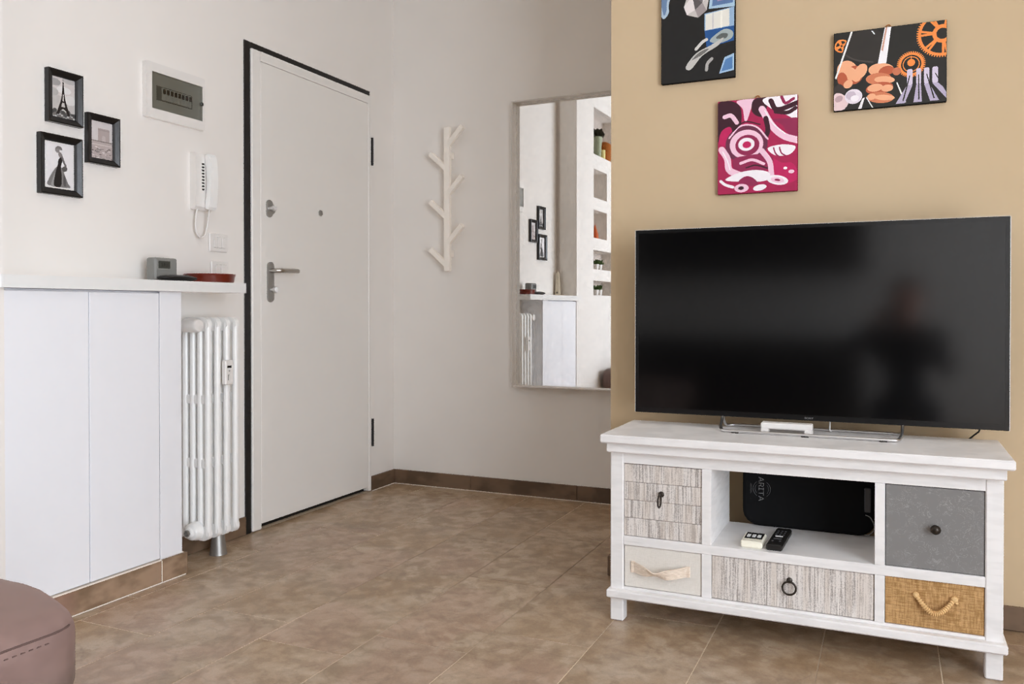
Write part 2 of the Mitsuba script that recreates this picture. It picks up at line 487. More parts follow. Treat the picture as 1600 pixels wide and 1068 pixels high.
# skirting of brown tile
def skirting(name, pieces, label, joints=()):
    r = struct_root(name, label)
    for m in pieces:
        obj('tile', m, 'mat_skirting', r)
    for m in joints:
        obj('joint', m, 'mat_caulk', r)
    return r
bh = 0.077
xs = [0.011, 0.483, 1.083, XW]
skirting('baseboard_back', [bx(a + 0.001, b - 0.001, -0.010, 0, 0.002, bh, 0.0015) for a, b in zip(xs[:-1], xs[1:])], 'dark brown tile skirting along the back wall', [bx(0.0135, XW - 0.001, -0.0135, -0.0101, 0.0002, 0.003)])
skirting('baseboard_left', [bx(0, 0.010, -0.2345, -0.0005, 0.002, bh, 0.0015), bx(0, 0.010, -1.698, -1.187, 0.002, 0.079, 0.0015)], 'brown tile skirting beside the entrance door', [bx(0.0101, 0.0135, -0.2345, -0.0135, 0.0002, 0.003)])
xs = [XW - 0.010, 2.16, 2.76, 3.36, 3.96, XR]
skirting('baseboard_right', [bx(a + 0.001, b - 0.001, YW - 0.010, YW, 0.002, 0.074, 0.0015) for a, b in zip(xs[:-1], xs[1:])]
         + [bx(XW - 0.010, XW, YW, -0.011, 0.002, 0.074, 0.0015)], 'brown tile skirting along the beige wall')

# ------------------------------------------------------------------ entrance door
d = struct_root('door_1', 'white entrance door with a black frame gap and steel hardware')
obj('frame', cat(bx(-0.10, 0.004, -1.185, -1.148, 0, 2.115, 0.001), bx(-0.10, 0.004, -1.148, -0.238, 2.090, 2.115, 0.001),
                 bx(-0.10, -0.03, -1.148, -0.238, 0.0, 2.09)), 'mat_black', d, label='black steel door frame')
trim_l = bx(-0.028, 0.012, -1.147, -1.090, 0.003, 2.089, 0.004)
trim_r = bx(-0.028, 0.010, -0.2585, -0.236, 0.003, 2.065, 0.003)
obj('stile', trim_l, 'mat_door', d); obj('stile', trim_r, 'mat_door', d)
top = trimesh.convex.convex_hull(np.array([[x, y, z] for x in (-0.028, 0.010) for y, z in ((-1.089, 2.089), (-0.238, 2.089), (-0.238, 2.067), (-0.262, 2.047), (-1.089, 2.047))]))
obj('head_rail', top, 'mat_door', d)
obj('leaf', bx(-0.028, 0.009, -1.0895, -0.2600, 0.026, 2.0455, 0.0015), 'mat_door', d)
for z0, z1 in ((1.728, 1.874), (0.237, 0.382)):
    h = obj('hinge', cat(cyl((0.006, -0.218, z0), (0.006, -0.218, (z0 + z1) / 2 - 0.001), 0.0065, n=14), cyl((0.006, -0.218, (z0 + z1) / 2 + 0.001), (0.006, -0.218, z1), 0.0065, n=14)), 'mat_black', d, smooth=40)
# upper lock rosette with a turning knob
x0 = 0.009
ros = prism(unary_union([rrect(-1.056, -1.020, 1.372, 1.449, 0.0178), ell(-1.022, 1.409, 0.020, 0.022)]), x0, x0 + 0.008, 'yz')
lk = obj('lock_plate', ros, 'mat_dark_steel', d, label='steel security lock plate')
obj('turn_knob', lathe([(0, 0.034), (0.011, 0.034), (0.013, 0.031), (0.013, 0.022), (0.010, 0.018), (0.012, 0.008), (0.012, 0.006)], 24, (x0, -1.036, 1.411), 'x'), 'mat_chrome', lk, smooth=40)
# handle plate with lever and lower knob
pl = obj('handle_plate', prism(rrect(-1.052, -1.012, 0.997, 1.175, 0.0195), x0, x0 + 0.008, 'yz'), 'mat_dark_steel', d, label='long rounded steel handle plate')
neck = cyl((x0 + 0.006, -1.032, 1.136), (x0 + 0.045, -1.032, 1.136), 0.0095, n=20)
lev = tube(spline([(x0 + 0.040, -1.034, 1.136), (x0 + 0.052, -1.020, 1.1365), (x0 + 0.055, -0.99, 1.137), (x0 + 0.055, -0.93, 1.138), (x0 + 0.054, -0.905, 1.138)], 6), 0.0105, 16)
obj('lever', cat(neck, lev), 'mat_steel', pl, smooth=50)
obj('turn_knob', lathe([(0, 0.036), (0.012, 0.036), (0.0145, 0.033), (0.0145, 0.024), (0.008, 0.020), (0.008, 0.006)], 24, (x0, -1.030, 1.052), 'x'), 'mat_chrome', pl, smooth=40)
obj('peephole', lathe([(0, 0.004), (0.006, 0.004), (0.007, 0.006), (0.0135, 0.006), (0.0145, 0.003), (0.0145, 0)], 24, (x0, -0.670, 1.428), 'x'), 'mat_dark_steel', d, smooth=40)

# ------------------------------------------------------------------ built-in cupboard, plinth, counter
cb = thing('built_in_cupboard', 'white flush-fronted built-in cupboard under the counter left of the radiator', 'cupboard')
CF = 0.170
obj('body', cat(bx(0.001, CF - 0.020, PY + 0.001, -1.702, 0.083, 1.029), bx(0.002, CF - 0.004, -1.720, -1.700, 0.0835, 1.0295, 0.001)), 'mat_white_lacquer', cb)
obj('door', bx(CF - 0.019, CF, -2.3695, -2.0855, 0.087, 1.0235, 0.0015), 'mat_white_lacquer', cb)
obj('door', bx(CF - 0.019, CF, -2.0825, -1.8005, 0.087, 1.0235, 0.0015), 'mat_white_lacquer', cb)
obj('filler_panel', bx(CF - 0.003, CF + 0.001, -1.7990, -1.700, 0.083, 1.0295, 0.0008), 'mat_white_lacquer', cb)
pn = obj('plinth', bx(0.001, CF - 0.003, PY + 0.001, -1.690, 0.0, 0.083), 'mat_caulk', cb, label='brown tile plinth with white joints')
obj('tile', bx(CF - 0.002, CF + 0.008, PY + 0.002, -1.8005, 0.004, 0.0795, 0.001), 'mat_plinth', pn)
obj('tile', bx(CF - 0.002, CF + 0.008, -1.7975, -1.6905, 0.004, 0.0805, 0.001), 'mat_plinth', pn)
obj('joint', cat(bx(CF - 0.001, CF + 0.0087, PY + 0.001, -1.690, 0.0005, 0.0042), bx(CF - 0.001, CF + 0.0065, PY + 0.001, -1.8005, 0.0796, 0.0835), bx(CF - 0.001, CF + 0.0083, -1.8005, -1.7975, 0.001, 0.0800)), 'mat_caulk', pn)
obj('tile', bx(0.015, CF + 0.0075, -1.690, -1.681, 0.003, 0.0805, 0.001), 'mat_plinth', pn)
# pier skirting runs on
skirting('baseboard_pier', [bx(PX, PX + 0.009, -3.0, PY - 0.001, 0.003, 0.0795, 0.001), bx(PX, PX + 0.009, -3.602, -3.002, 0.003, 0.0795, 0.001), bx(PX, PX + 0.009, YB, -3.604, 0.003, 0.0795, 0.001)], 'brown tile skirting along the niche wall')
cp = Polygon([(0.0005, -1.400), (0.0005, PY + 0.0005), (PX + 0.0005, PY + 0.0005), (PX + 0.0005, -2.420)]
             + [(PX + 0.0005 + 0.030 * math.sin(t), -2.390 - 0.030 * math.cos(t)) for t in np.linspace(0.1, math.pi / 2, 8)] + [(PX + 0.0305, -1.403), (PX + 0.0275, -1.400)])
single('counter', 'long white counter top running over the cupboard and the radiator', 'counter', prism(cp, 1.030, 1.068, 'xy'), 'mat_counter', smooth=20)

# ------------------------------------------------------------------ radiator
ra = thing('radiator', 'white tubular column radiator in the recess between cupboard and entrance door', 'radiator')
cols = (0.029, 0.066, 0.103, 0.140)
secs = (-1.540, -1.491, -1.442, -1.393)
def section(y):
    ms = []
    for c in cols:
        ms.append(tube([(c, y, 0.10 + 0.84 * 0), (c, y, 0.5), (c, y, 0.915)], 0.0128, 14))
    for zc, s in ((0.908, 1), (0.107, -1)):
        # the flat head joining the columns
        prof = LineString([(0.0435, zc), (0.1255, zc)]).buffer(0.0265, quad_segs=6)
        ms.append(prism(affinity.scale(prof, 1, 1), y - 0.0105, y + 0.0105, 'xz'))
        ms.append(cyl((0.0845, y - 0.0245, zc), (0.0845, y + 0.0245, zc), 0.021, n=20))
    return cat(*ms)
for y in secs:
    s = obj('section', section(y), 'mat_white_enamel', ra, smooth=40)
    for z in (0.620, 0.374):
        for a, b in zip(cols[:-1], cols[1:]):
            obj('spacer', bx(a + 0.008, b - 0.008, y - 0.008, y + 0.008, z - 0.018, z + 0.018, 0.003), 'mat_white_enamel', s)
v = obj('valve', cat(cyl((0.060, -1.592, 0.905), (0.075, -1.592, 0.905), 0.020, n=24), cyl((0.045, -1.592, 0.905), (0.062, -1.592, 0.905), 0.026, n=24), cyl((0.0845, -1.592, 0.905), (0.0845, -1.563, 0.905), 0.017, n=20)), 'mat_white_plastic', ra, smooth=40)
obj('knob', cat(lathe([(0.022, 0.074), (0.026, 0.080), (0.027, 0.140), (0.022, 0.149), (0.0, 0.151)], 32, (0, -1.592, 0.905), 'x')), 'mat_white_plastic', v, smooth=40, label='white thermostatic knob')
obj('valve_pipe', cyl((0.002, -1.592, 0.905), (0.046, -1.592, 0.905), 0.016, n=20), 'mat_dark_steel', v, smooth=40, label='dark metal pipe fitting')
pg = obj('end_plug', lathe([(0.0, 0.046), (0.016, 0.046), (0.020, 0.043), (0.021, 0.036), (0.029, 0.034), (0.032, 0.028), (0.033, 0.018), (0.036, 0.014), (0.036, 0.0)], 32, (0.0945, -1.552, 0.118), '-y'), 'mat_white_enamel', ra, smooth=50)
obj('nut', lathe([(0.0, 0.049), (0.007, 0.049), (0.008, 0.055), (0.0125, 0.054), (0.0135, 0.045)], 6, (0.0945, -1.552, 0.118), '-y'), 'mat_dark_steel', pg, label='grey metal nut')
obj('foot', lathe([(0.020, 0.086), (0.024, 0.080), (0.032, 0.008), (0.034, 0.0), (0.0, 0.0)], 28, (0.10, -1.446, 0.0005)), 'mat_dark_steel', ra, smooth=50, label='grey conical metal foot')
mt = obj('heat_meter', bx(0.150, 0.172, -1.479, -1.435, 0.672, 0.768, 0.004), 'mat_white_plastic', ra, label='small white heat meter with a black display')
obj('display', bx(0.1715, 0.1726, -1.470, -1.448, 0.738, 0.747, 0.0003), 'mat_black', mt)
obj('mark', cat(bx(0.1715, 0.1724, -1.462, -1.456, 0.724, 0.729), bx(0.1715, 0.1724, -1.467, -1.463, 0.690, 0.712), bx(0.1715, 0.1724, -1.463, -1.459, 0.708, 0.712)), 'mat_grey_plastic', mt)

# ------------------------------------------------------------------ on the wall over the counter
def picture_frame(y0, y1, z0, z1, label, bw, layers, base, mat_w=0.0):
    t = thing('picture_frame', label, 'picture frame', 'black photo frames on the white wall')
    D = 0.020
    # four mitred sides with a raised outer edge and a slope inwards
    prof = [(0.0, 0.0), (0.0, D), (0.004, D + 0.001), (bw * 0.8, D - 0.006), (bw, D - 0.010), (bw, 0.004)]
    V = []
    for o, x in prof:
        V.append([(x, y0 + o, z0 + o), (x, y1 - o, z0 + o), (x, y1 - o, z1 - o), (x, y0 + o, z1 - o)])
    V = np.array(V).reshape(-1, 3)
    F = []
    for a in range(len(prof) - 1):
        for k in range(4):
            F.append([a * 4 + k, a * 4 + (k + 1) % 4, (a + 1) * 4 + (k + 1) % 4, (a + 1) * 4 + k])
    V[:, 0] += 0.0005
    obj('moulding', (V, np.array(F)[:, ::-1]), 'mat_black_wood', t)
    ya, yb, za, zb = y0 + bw - 0.001, y1 - bw + 0.001, z0 + bw - 0.001, z1 - bw + 0.001
    hgt = zb - za
    if mat_w:
        obj('mount', bx(0.0010, 0.0045, ya, yb, za, zb), 'mat_white_plastic', t)
        ya, yb, za, zb = ya + mat_w, yb - mat_w, za + mat_w * 1.2, zb - mat_w * 0.6
        hgt = zb - za
    m, c = flat_art(layers((yb - ya) / hgt), lambda u, v: np.stack([0 * u + 0.0052, ya + u * hgt, za + v * hgt], 1), base, (yb - ya) / hgt)
    obj('photo', m, 'mat_photo', t, color=c)
    return t

def tower(a):
    L = []
    L.append((sbox(0, 0.55, a, 1), (206, 200, 198)))
    for cx, cy, rx, ry, g in ((0.1, 0.86, 0.16, 0.09, 160), (0.5, 0.95, 0.2, 0.07, 182), (0.35, 0.70, 0.2, 0.09, 222), (0.06, 0.62, 0.14, 0.1, 178), (0.52, 0.48, 0.16, 0.12, 214)):
        L.append((ell(cx, cy, rx, ry), (g, g - 2, g - 3)))
    L.append((sbox(0, 0, a, 0.17), (110, 106, 104)))
    for i in range(9):
        L.append((ell(a * (i + 0.4) / 9, 0.14 + 0.05 * math.sin(i * 2.3), 0.055, 0.045), (70 + 9 * (i % 4),) * 3))
    for i in range(12):
        L.append((ell(a * (i + 0.3) / 12, 0.06 + 0.04 * math.sin(i * 5.1), 0.03, 0.02), (150 + 20 * (i % 3),) * 3))
    c, dk = a * 0.50, (38, 34, 34)
    leg = poly((c - 0.190, 0.09), (c - 0.130, 0.26), (c - 0.078, 0.40), (c - 0.040, 0.56), (c - 0.018, 0.80), (c - 0.006, 0.88), (c - 0.004, 0.95), (c + 0.004, 0.95), (c + 0.006, 0.88), (c + 0.018, 0.80), (c + 0.040, 0.56), (c + 0.078, 0.40), (c + 0.130, 0.26), (c + 0.190, 0.09),
               (c + 0.120, 0.09), (c + 0.075, 0.20), (c, 0.24), (c - 0.075, 0.20), (c - 0.120, 0.09))
    hole = poly((c - 0.055, 0.285), (c - 0.030, 0.39), (c + 0.030, 0.39), (c + 0.055, 0.285)).union(poly((c - 0.022, 0.43), (c - 0.010, 0.60), (c + 0.010, 0.60), (c + 0.022, 0.43)))
    L.append((leg.difference(hole), dk))
    L.append((sbox(c - 0.125, 0.255, c + 0.125, 0.28), dk)); L.append((sbox(c - 0.075, 0.40, c + 0.075, 0.425), dk)); L.append((sbox(c - 0.022, 0.86, c + 0.022, 0.885), dk))
    return L
picture_frame(-2.110, -1.981, 1.580, 1.755, 'small black frame with a grey photo of an iron tower, topmost of the three', 0.021, tower, (190, 186, 184))

def arch(a):
    L = [(sbox(0, 0.45, a, 1), (205, 200, 200)), (sbox(0, 0, a, 0.45), (178, 166, 164))]
    L.append((sbox(a * 0.34, 0.47, a * 0.86, 0.82), (172, 160, 158)))
    L.append((sbox(a * 0.34, 0.76, a * 0.86, 0.79), (158, 146, 145)))
    L.append((unary_union([sbox(a * 0.52, 0.45, a * 0.68, 0.58), ell(a * 0.6, 0.58, a * 0.08, 0.05)]), (186, 176, 175)))
    L.append((sbox(0, 0.455, a, 0.485), (128, 118, 116)))
    L.append((sbox(0, 0.36, a, 0.40), (196, 186, 184)))
    r = random.Random(3)
    for i in range(46):
        y = 0.02 + 0.30 * r.random()
        g = r.choice([88, 110, 140, 196, 214])
        L.append((ell(a * r.random(), y, 0.025 + 0.02 * r.random(), 0.012), (g, g - 8, g - 8)))
    return L
picture_frame(-1.962, -1.832, 1.469, 1.640, 'small black frame with a pale photo of a square arch, rightmost of the three', 0.021, arch, (205, 200, 200))

def dress(a):
    L = []
    c = a * 0.5
    L.append((blob([(c - 0.27, 0.02), (c - 0.25, 0.18), (c - 0.16, 0.34), (c - 0.06, 0.46), (c + 0.06, 0.46), (c + 0.14, 0.30), (c + 0.22, 0.12), (c + 0.26, 0.02)], 5), (120, 118, 118)))
    L.append((blob([(c - 0.20, 0.02), (c - 0.16, 0.20), (c - 0.08, 0.36), (c - 0.05, 0.20), (c - 0.07, 0.02)], 5), (150, 148, 148)))
    L.append((blob([(c - 0.13, 0.03), (c - 0.10, 0.30), (c - 0.04, 0.50), (c - 0.02, 0.62), (c + 0.05, 0.70), (c + 0.08, 0.62), (c + 0.04, 0.46), (c + 0.06, 0.28), (c + 0.04, 0.03)], 5), (34, 32, 33)))
    L.append((blob([(c + 0.10, 0.16), (c + 0.12, 0.30), (c + 0.16, 0.20), (c + 0.17, 0.06), (c + 0.12, 0.05)], 5), (88, 86, 86)))
    L.append((stroke([(c + 0.06, 0.72), (c + 0.12, 0.58), (c + 0.16, 0.50), (c + 0.11, 0.44)], 0.05), (110, 106, 106)))
    L.append((blob([(c + 0.07, 0.44), (c + 0.12, 0.49), (c + 0.20, 0.47), (c + 0.19, 0.40), (c + 0.11, 0.37)], 5), (84, 82, 82)))
    L.append((blob([(c - 0.01, 0.70), (c - 0.02, 0.78), (c + 0.03, 0.80), (c + 0.08, 0.75), (c + 0.06, 0.69)], 5), (128, 124, 124)))
    L.append((ell(c - 0.045, 0.845, 0.055, 0.07, 15), (138, 134, 134)))
    L.append((blob([(c - 0.09, 0.86), (c - 0.04, 0.93), (c + 0.05, 0.92), (c + 0.08, 0.86), (c + 0.03, 0.85), (c - 0.02, 0.88)], 5), (118, 114, 114)))
    return L
picture_frame(-2.139, -1.984, 1.343, 1.540, 'larger black frame with a drawing of a woman in a gown, lowest of three', 0.022, dress, (226, 224, 226), 0.005)

# distribution board
eb = thing('electric_panel', 'white flush electric panel with a smoked window left of the entrance door', 'electric panel')
y0, y1, z0, z1 = -1.717, -1.428, 1.677, 1.883
a0, a1, b0, b1 = -1.690, -1.439, 1.713, 1.849
ring = rrect(y0, y1, z0, z1, 0.004).difference(sbox(a0, b0, a1, b1))
obj('frame', prism(ring, 0.0005, 0.021, 'yz'), 'mat_white_plastic', eb)
obj('backing', bx(0.0005, 0.003, a0, a1, b0, b1), 'mat_white_plastic', eb)
obj('module_slot', bx(0.003, 0.0045, -1.655, -1.478, 1.752, 1.806, 0.0005), 'mat_grey_plastic', eb)
for i in range(8):
    ya = -1.632 + i * 0.0185
    k = obj('breaker', bx(0.0045, 0.009, ya, ya + 0.0165, 1.756, 1.802, 0.001), 'mat_white_plastic', eb)
    obj('toggle', bx(0.009, 0.0145, ya + 0.003, ya + 0.0135, 1.779, 1.797, 0.001), 'mat_black', k)
obj('window', bx(0.0180, 0.0186, a0, a1, b0, b1), 'mat_smoked', eb, label='smoked transparent door')
obj('latch', lathe([(0, 0.0055), (0.006, 0.0055), (0.0075, 0.004), (0.0075, 0)], 20, (0.0186, -1.4435, 1.780), 'x'), 'mat_screen_grey', eb, smooth=40)

# intercom
ic = thing('intercom', 'white wall intercom handset with a hanging cord beside the entrance door', 'intercom')
pts = [(0.0005, 1.362), (0.020, 1.358), (0.030, 1.372), (0.034, 1.47), (0.032, 1.565), (0.026, 1.583), (0.0005, 1.583)]
obj('base', prism(Polygon(pts), -1.487, -1.402, 'xz'), 'mat_white_plastic', ic, smooth=25)
prof = [(0.034, 1.366), (0.050, 1.360), (0.058, 1.372), (0.064, 1.42), (0.067, 1.475), (0.064, 1.53), (0.058, 1.570), (0.050, 1.582), (0.034, 1.578), (0.036, 1.545), (0.040, 1.53), (0.043, 1.47), (0.040, 1.41), (0.036, 1.395)]
hs = prism(Polygon(prof).buffer(-0.002).buffer(0.002, quad_segs=4), -1.442, -1.404, 'xz')
obj('handset', hs, 'mat_white_enamel', ic, smooth=25)
for i in range(9):
    z = 1.437 + i * 0.0125
    obj('grille_slot', bx(0.0325, 0.0352, -1.4575, -1.4455, z, z + 0.0065, 0.0008), 'mat_black', ic)
obj('cord', tube(spline([(0.020, -1.470, 1.362), (0.021, -1.478, 1.325), (0.022, -1.480, 1.288), (0.022, -1.468, 1.257), (0.022, -1.450, 1.251), (0.024, -1.432, 1.262), (0.028, -1.424, 1.30), (0.036, -1.424, 1.345), (0.040, -1.425, 1.366)], 8), 0.0034, 8), 'mat_white_plastic', ic, smooth=True)

# two switch plates
def switch(y0, y1, z0, z1, label, parts):
    t = thing('wall_switch', label, 'switch', 'white switch plates by the entrance door')
    obj('plate', bx(0.0005, 0.009, y0, y1, z0, z1, 0.003), 'mat_white_plastic', t)
    ya, yb, za, zb = y0 + 0.022, y1 - 0.014, z0 + 0.016, z1 - 0.014
    obj('insert', bx(0.006, 0.0096, ya, yb, za, zb, 0.0008), 'mat_grey_plastic', t)
    w = (yb - ya - 0.001) / parts
    for i in range(parts):
        obj('rocker', bx(0.006, 0.0112, ya + 0.001 + i * w, ya + i * w + w - 0.0004, za + 0.001, zb - 0.001, 0.0012), 'mat_white_plastic', t)
switch(-1.392, -1.289, 1.200, 1.275, 'white three-module switch plate under the intercom cord, the upper one', 3)
switch(-1.382, -1.284, 1.088, 1.163, 'white switch plate just above the red dish, the lower one', 2)

# on the counter
th = thing('desk_thermostat', 'small grey clock-like thermostat box on the white counter', 'clock')
obj('body', bx(0.052, 0.100, -1.752, -1.647, 1.0685, 1.154, 0.006), 'mat_grey_plastic', th)
obj('bezel', bx(0.0995, 0.1012, -1.744, -1.678, 1.108, 1.146, 0.0006), 'mat_grey_plastic', th)
obj('display', bx(0.1010, 0.1018, -1.739, -1.684, 1.115, 1.142, 0.0003), 'mat_screen_grey', th)
for i, ch in enumerate('18:5'):
    pass
tm = meshkit.text_mesh('18:5', 0.012, 0.0004)
tv_ = np.array(tm.vertices)
obj('digits', (np.stack([0.1018 + tv_[:, 2], -1.728 + tv_[:, 0], 1.122 + tv_[:, 1]], 1), tm.faces), 'mat_black', th)
pm = ball((0, 0, 0), 1.0, 4)
pv = np.array(pm.vertices)
pv = np.sign(pv) * np.abs(pv) ** np.array([0.8, 0.9, 1.0])
pv = pv * [0.035, 0.086, 0.012] + [0.142, -1.690, 1.0795]
pv[:, 2] = np.maximum(pv[:, 2], 1.0685)
single('pouch', 'flat black leather pouch lying on the counter between grey clock and red dish', 'pouch', trimesh.Trimesh(pv, pm.faces, process=False), 'mat_black_leather', smooth=True)
single('dish', 'shiny reddish brown terracotta dish on the white counter by the switches', 'dish',
       lathe([(0.0, 0.004), (0.072, 0.004), (0.086, 0.010), (0.088, 0.030), (0.091, 0.0335), (0.096, 0.0335), (0.0975, 0.030), (0.094, 0.026), (0.090, 0.002), (0.086, 0.0), (0.0, 0.0)], 64, (0.101, -1.488, 1.0685)), 'mat_terracotta', smooth=35)
ob = np.array([(0.012, -2.350, 1.0685), (0.050, -2.350, 1.0685), (0.050, -2.312, 1.0685), (0.012, -2.312, 1.0685), (0.020, -2.342, 1.25), (0.042, -2.342, 1.25), (0.042, -2.320, 1.25), (0.020, -2.320, 1.25), (0.031, -2.331, 1.268)])
ok_ = thing('ornament', 'pale wooden obelisk in the corner of the counter, seen only in the mirror', 'ornament')
obj('body', trimesh.convex.convex_hull(ob), 'mat_pale_wood', ok_)
obj('eye', cyl((0.031, -2.315, 1.096), (0.031, -2.3105, 1.096), 0.006, n=16), 'mat_black', ok_)

# ------------------------------------------------------------------ coat rack and mirror on the back wall
cr = thing('coat_rack', 'white branch-shaped coat rack on the back wall between door and mirror', 'coat rack')
px0, px1, py0, py1 = 0.350, 0.384, -0.062, -0.034
obj('post', bx(px0, px1, py0, py1, 1.166, 1.932, 0.003), 'mat_white_rack', cr)
for z in (1.785, 1.262):
    obj('wall_mount', bx(0.354, 0.380, -0.0345, -0.0005, z - 0.018, z + 0.018, 0.002), 'mat_white_rack', cr)
def arm(side, z):
    root = np.array([0.367 + side * 0.008, -0.048, z])
    dirv = np.array([side * 0.70, -0.10, 0.66]); dirv /= np.linalg.norm(dirv)
    L = 0.122
    side_v = np.array([0.0, 1.0, 0.0]); side_v -= dirv * (side_v @ dirv); side_v /= np.linalg.norm(side_v)
    up = np.cross(dirv, side_v)
    pts = [root + dirv * t + side_v * a * 0.0135 + up * b * 0.0135 for t in (0, L) for a, b in ((1, .8), (.8, 1), (-.8, 1), (-1, .8), (-1, -.8), (-.8, -1), (.8, -1), (1, -.8))]
    return trimesh.convex.convex_hull(np.array(pts))
for z in (1.842, 1.583, 1.324):
    obj('peg', arm(1, z), 'mat_white_rack', cr)
for z in (1.712, 1.456, 1.202):
    obj('peg', arm(-1, z), 'mat_white_rack', cr)

mr = thing('mirror', 'tall wall mirror in a thin white frame, partly hidden by the beige wall', 'mirror')
mx0, mx1, mz0, mz1 = 0.744, 1.444, 0.565, 2.029
fw, MD = 0.007, -0.058
obj('frame', cat(bx(mx0, mx0 + fw, MD, -0.0005, mz0, mz1, 0.001), bx(mx1 - fw, mx1, MD, -0.0005, mz0, mz1, 0.001),
                 bx(mx0 + fw, mx1 - fw, MD, -0.0005, mz1 - fw, mz1, 0.001), bx(mx0 + fw, mx1 - fw, MD, -0.0005, mz0, mz0 + fw, 0.001)), 'mat_mirror_frame', mr)
glass = bx(mx0 + fw, mx1 - fw - 0.001, -0.0125, -0.0105, mz0 + fw, mz1 - fw)
obj('glass', rot(glass, -0.62, [0, 0, 1], [mx0 + fw, -0.0125, 1.0]), 'mat_mirror_glass', mr)

# ------------------------------------------------------------------ canvases on the beige wall (plain abstract compositions)
def canvas(x0, x1, z0, z1, label, base, layers, hook, edge):
    t = thing('painting', label, 'painting', 'unframed canvases on the beige wall')
    D0, D1 = YW - 0.001, YW - 0.019
    obj('stretcher', bx(x0, x1, D1, D0, z0, z1, 0.0015), edge, t)
    h = z1 - z0
    m, c = flat_art(layers, lambda u, v: np.stack([x0 + 0.001 + u * (h - 0.002), 0 * u + D1 - 0.0004, z0 + 0.001 + v * (h - 0.002)], 1), base, (x1 - x0 - 0.002) / (h - 0.002))
    obj('artwork', m, 'mat_vertex', t, color=c)
    if hook:
        obj('hook', torus((hook, YW - 0.006, z1 + 0.004), 0.006, 0.0016, 'y', 20, 6), 'mat_basket', t, smooth=True)

K = (30, 29, 28)
A1 = [  # black ground, blue and lavender panes, one grey-white angular form
    (blob([(0.0, 0.66), (0.07, 0.68), (0.075, 0.78), (0.13, 0.92), (0.20, 1.05), (-0.05, 1.05)], 5), (172, 192, 208)),
    (blob([(0.015, 0.69), (0.05, 0.71), (0.055, 0.80), (0.10, 0.93), (0.14, 1.05), (-0.03, 1.05)], 5), (108, 132, 164)),
    (poly((0.50, 1.0), (0.71, 1.0), (0.71, 0.66), (0.46, 0.67)), (168, 196, 216)),
    (poly((0.53, 1.0), (0.69, 1.0), (0.69, 0.70), (0.49, 0.69)), (92, 118, 160)),
    (poly((0.56, 1.0), (0.665, 1.0), (0.65, 0.74), (0.54, 0.73)), (160, 140, 176)),
    (poly((0.60, 1.0), (0.64, 1.0), (0.63, 0.80), (0.59, 0.79)), (186, 160, 190)),
    (poly((0.42, 0.63), (0.70, 0.66), (0.70, 0.48), (0.42, 0.465)), (150, 178, 206)),
    (poly((0.43, 0.62), (0.655, 0.65), (0.655, 0.485), (0.43, 0.47)), (226, 224, 214)),
    (stroke([(0.50, 0.62), (0.50, 0.48)], 0.012, False), (196, 194, 196)), (stroke([(0.58, 0.63), (0.58, 0.48)], 0.018, False), (240, 238, 226)),
    (poly((0.42, 0.465), (0.70, 0.48), (0.70, 0.34), (0.44, 0.30)), (38, 82, 138)),
    (blob([(0.47, 0.36), (0.53, 0.42), (0.62, 0.46), (0.69, 0.42), (0.67, 0.36), (0.56, 0.33)], 5), (160, 172, 172)),
    (blob([(0.53, 0.38), (0.58, 0.42), (0.64, 0.41), (0.62, 0.37)], 5), (92, 98, 96)),
    (blob([(0.24, 0.14), (0.34, 0.26), (0.48, 0.32), (0.60, 0.38), (0.55, 0.31), (0.40, 0.23), (0.29, 0.11)], 5), (192, 190, 184)),
    (blob([(0.30, 0.20), (0.38, 0.27), (0.46, 0.29), (0.40, 0.24)], 5), (112, 110, 106)),
    (stroke([(0.34, 0.30), (0.40, 0.36), (0.44, 0.38)], 0.03), (206, 204, 198)),
    (stroke([(0.44, 0.09), (0.45, 0.15), (0.49, 0.19)], 0.03), (168, 166, 162)),
    (poly((0.56, 0.04), (0.70, 0.06), (0.70, 0.22), (0.61, 0.19)), (160, 190, 216)),
    (poly((0.58, 0.06), (0.685, 0.075), (0.685, 0.19), (0.62, 0.17)), (86, 128, 178)),
    # an upright faceted stone-like form
    (poly((0.27, 1.0), (0.50, 1.0), (0.47, 0.80), (0.44, 0.66), (0.36, 0.60), (0.25, 0.64), (0.22, 0.72), (0.26, 0.84)), (196, 190, 186)),
    (poly((0.27, 1.0), (0.34, 0.94), (0.30, 0.82), (0.26, 0.84)), (232, 228, 222)),
    (poly((0.34, 0.94), (0.42, 0.90), (0.40, 0.74), (0.30, 0.82)), (118, 112, 112)),
    (poly((0.42, 0.90), (0.50, 1.0), (0.47, 0.80), (0.40, 0.74)), (222, 216, 212)),
    (poly((0.22, 0.72), (0.30, 0.82), (0.33, 0.68), (0.25, 0.64)), (226, 218, 216)),
    (poly((0.33, 0.68), (0.40, 0.74), (0.44, 0.66), (0.36, 0.60)), (156, 146, 146)),
    (poly((0.30, 0.82), (0.40, 0.74), (0.33, 0.68)), (92, 86, 86)),
]
canvas(1.783, 2.036, 1.752, 2.110, 'black canvas with blue panes and grey shapes, cut off by the top of the photo', K, A1, None, 'mat_black_fabric')

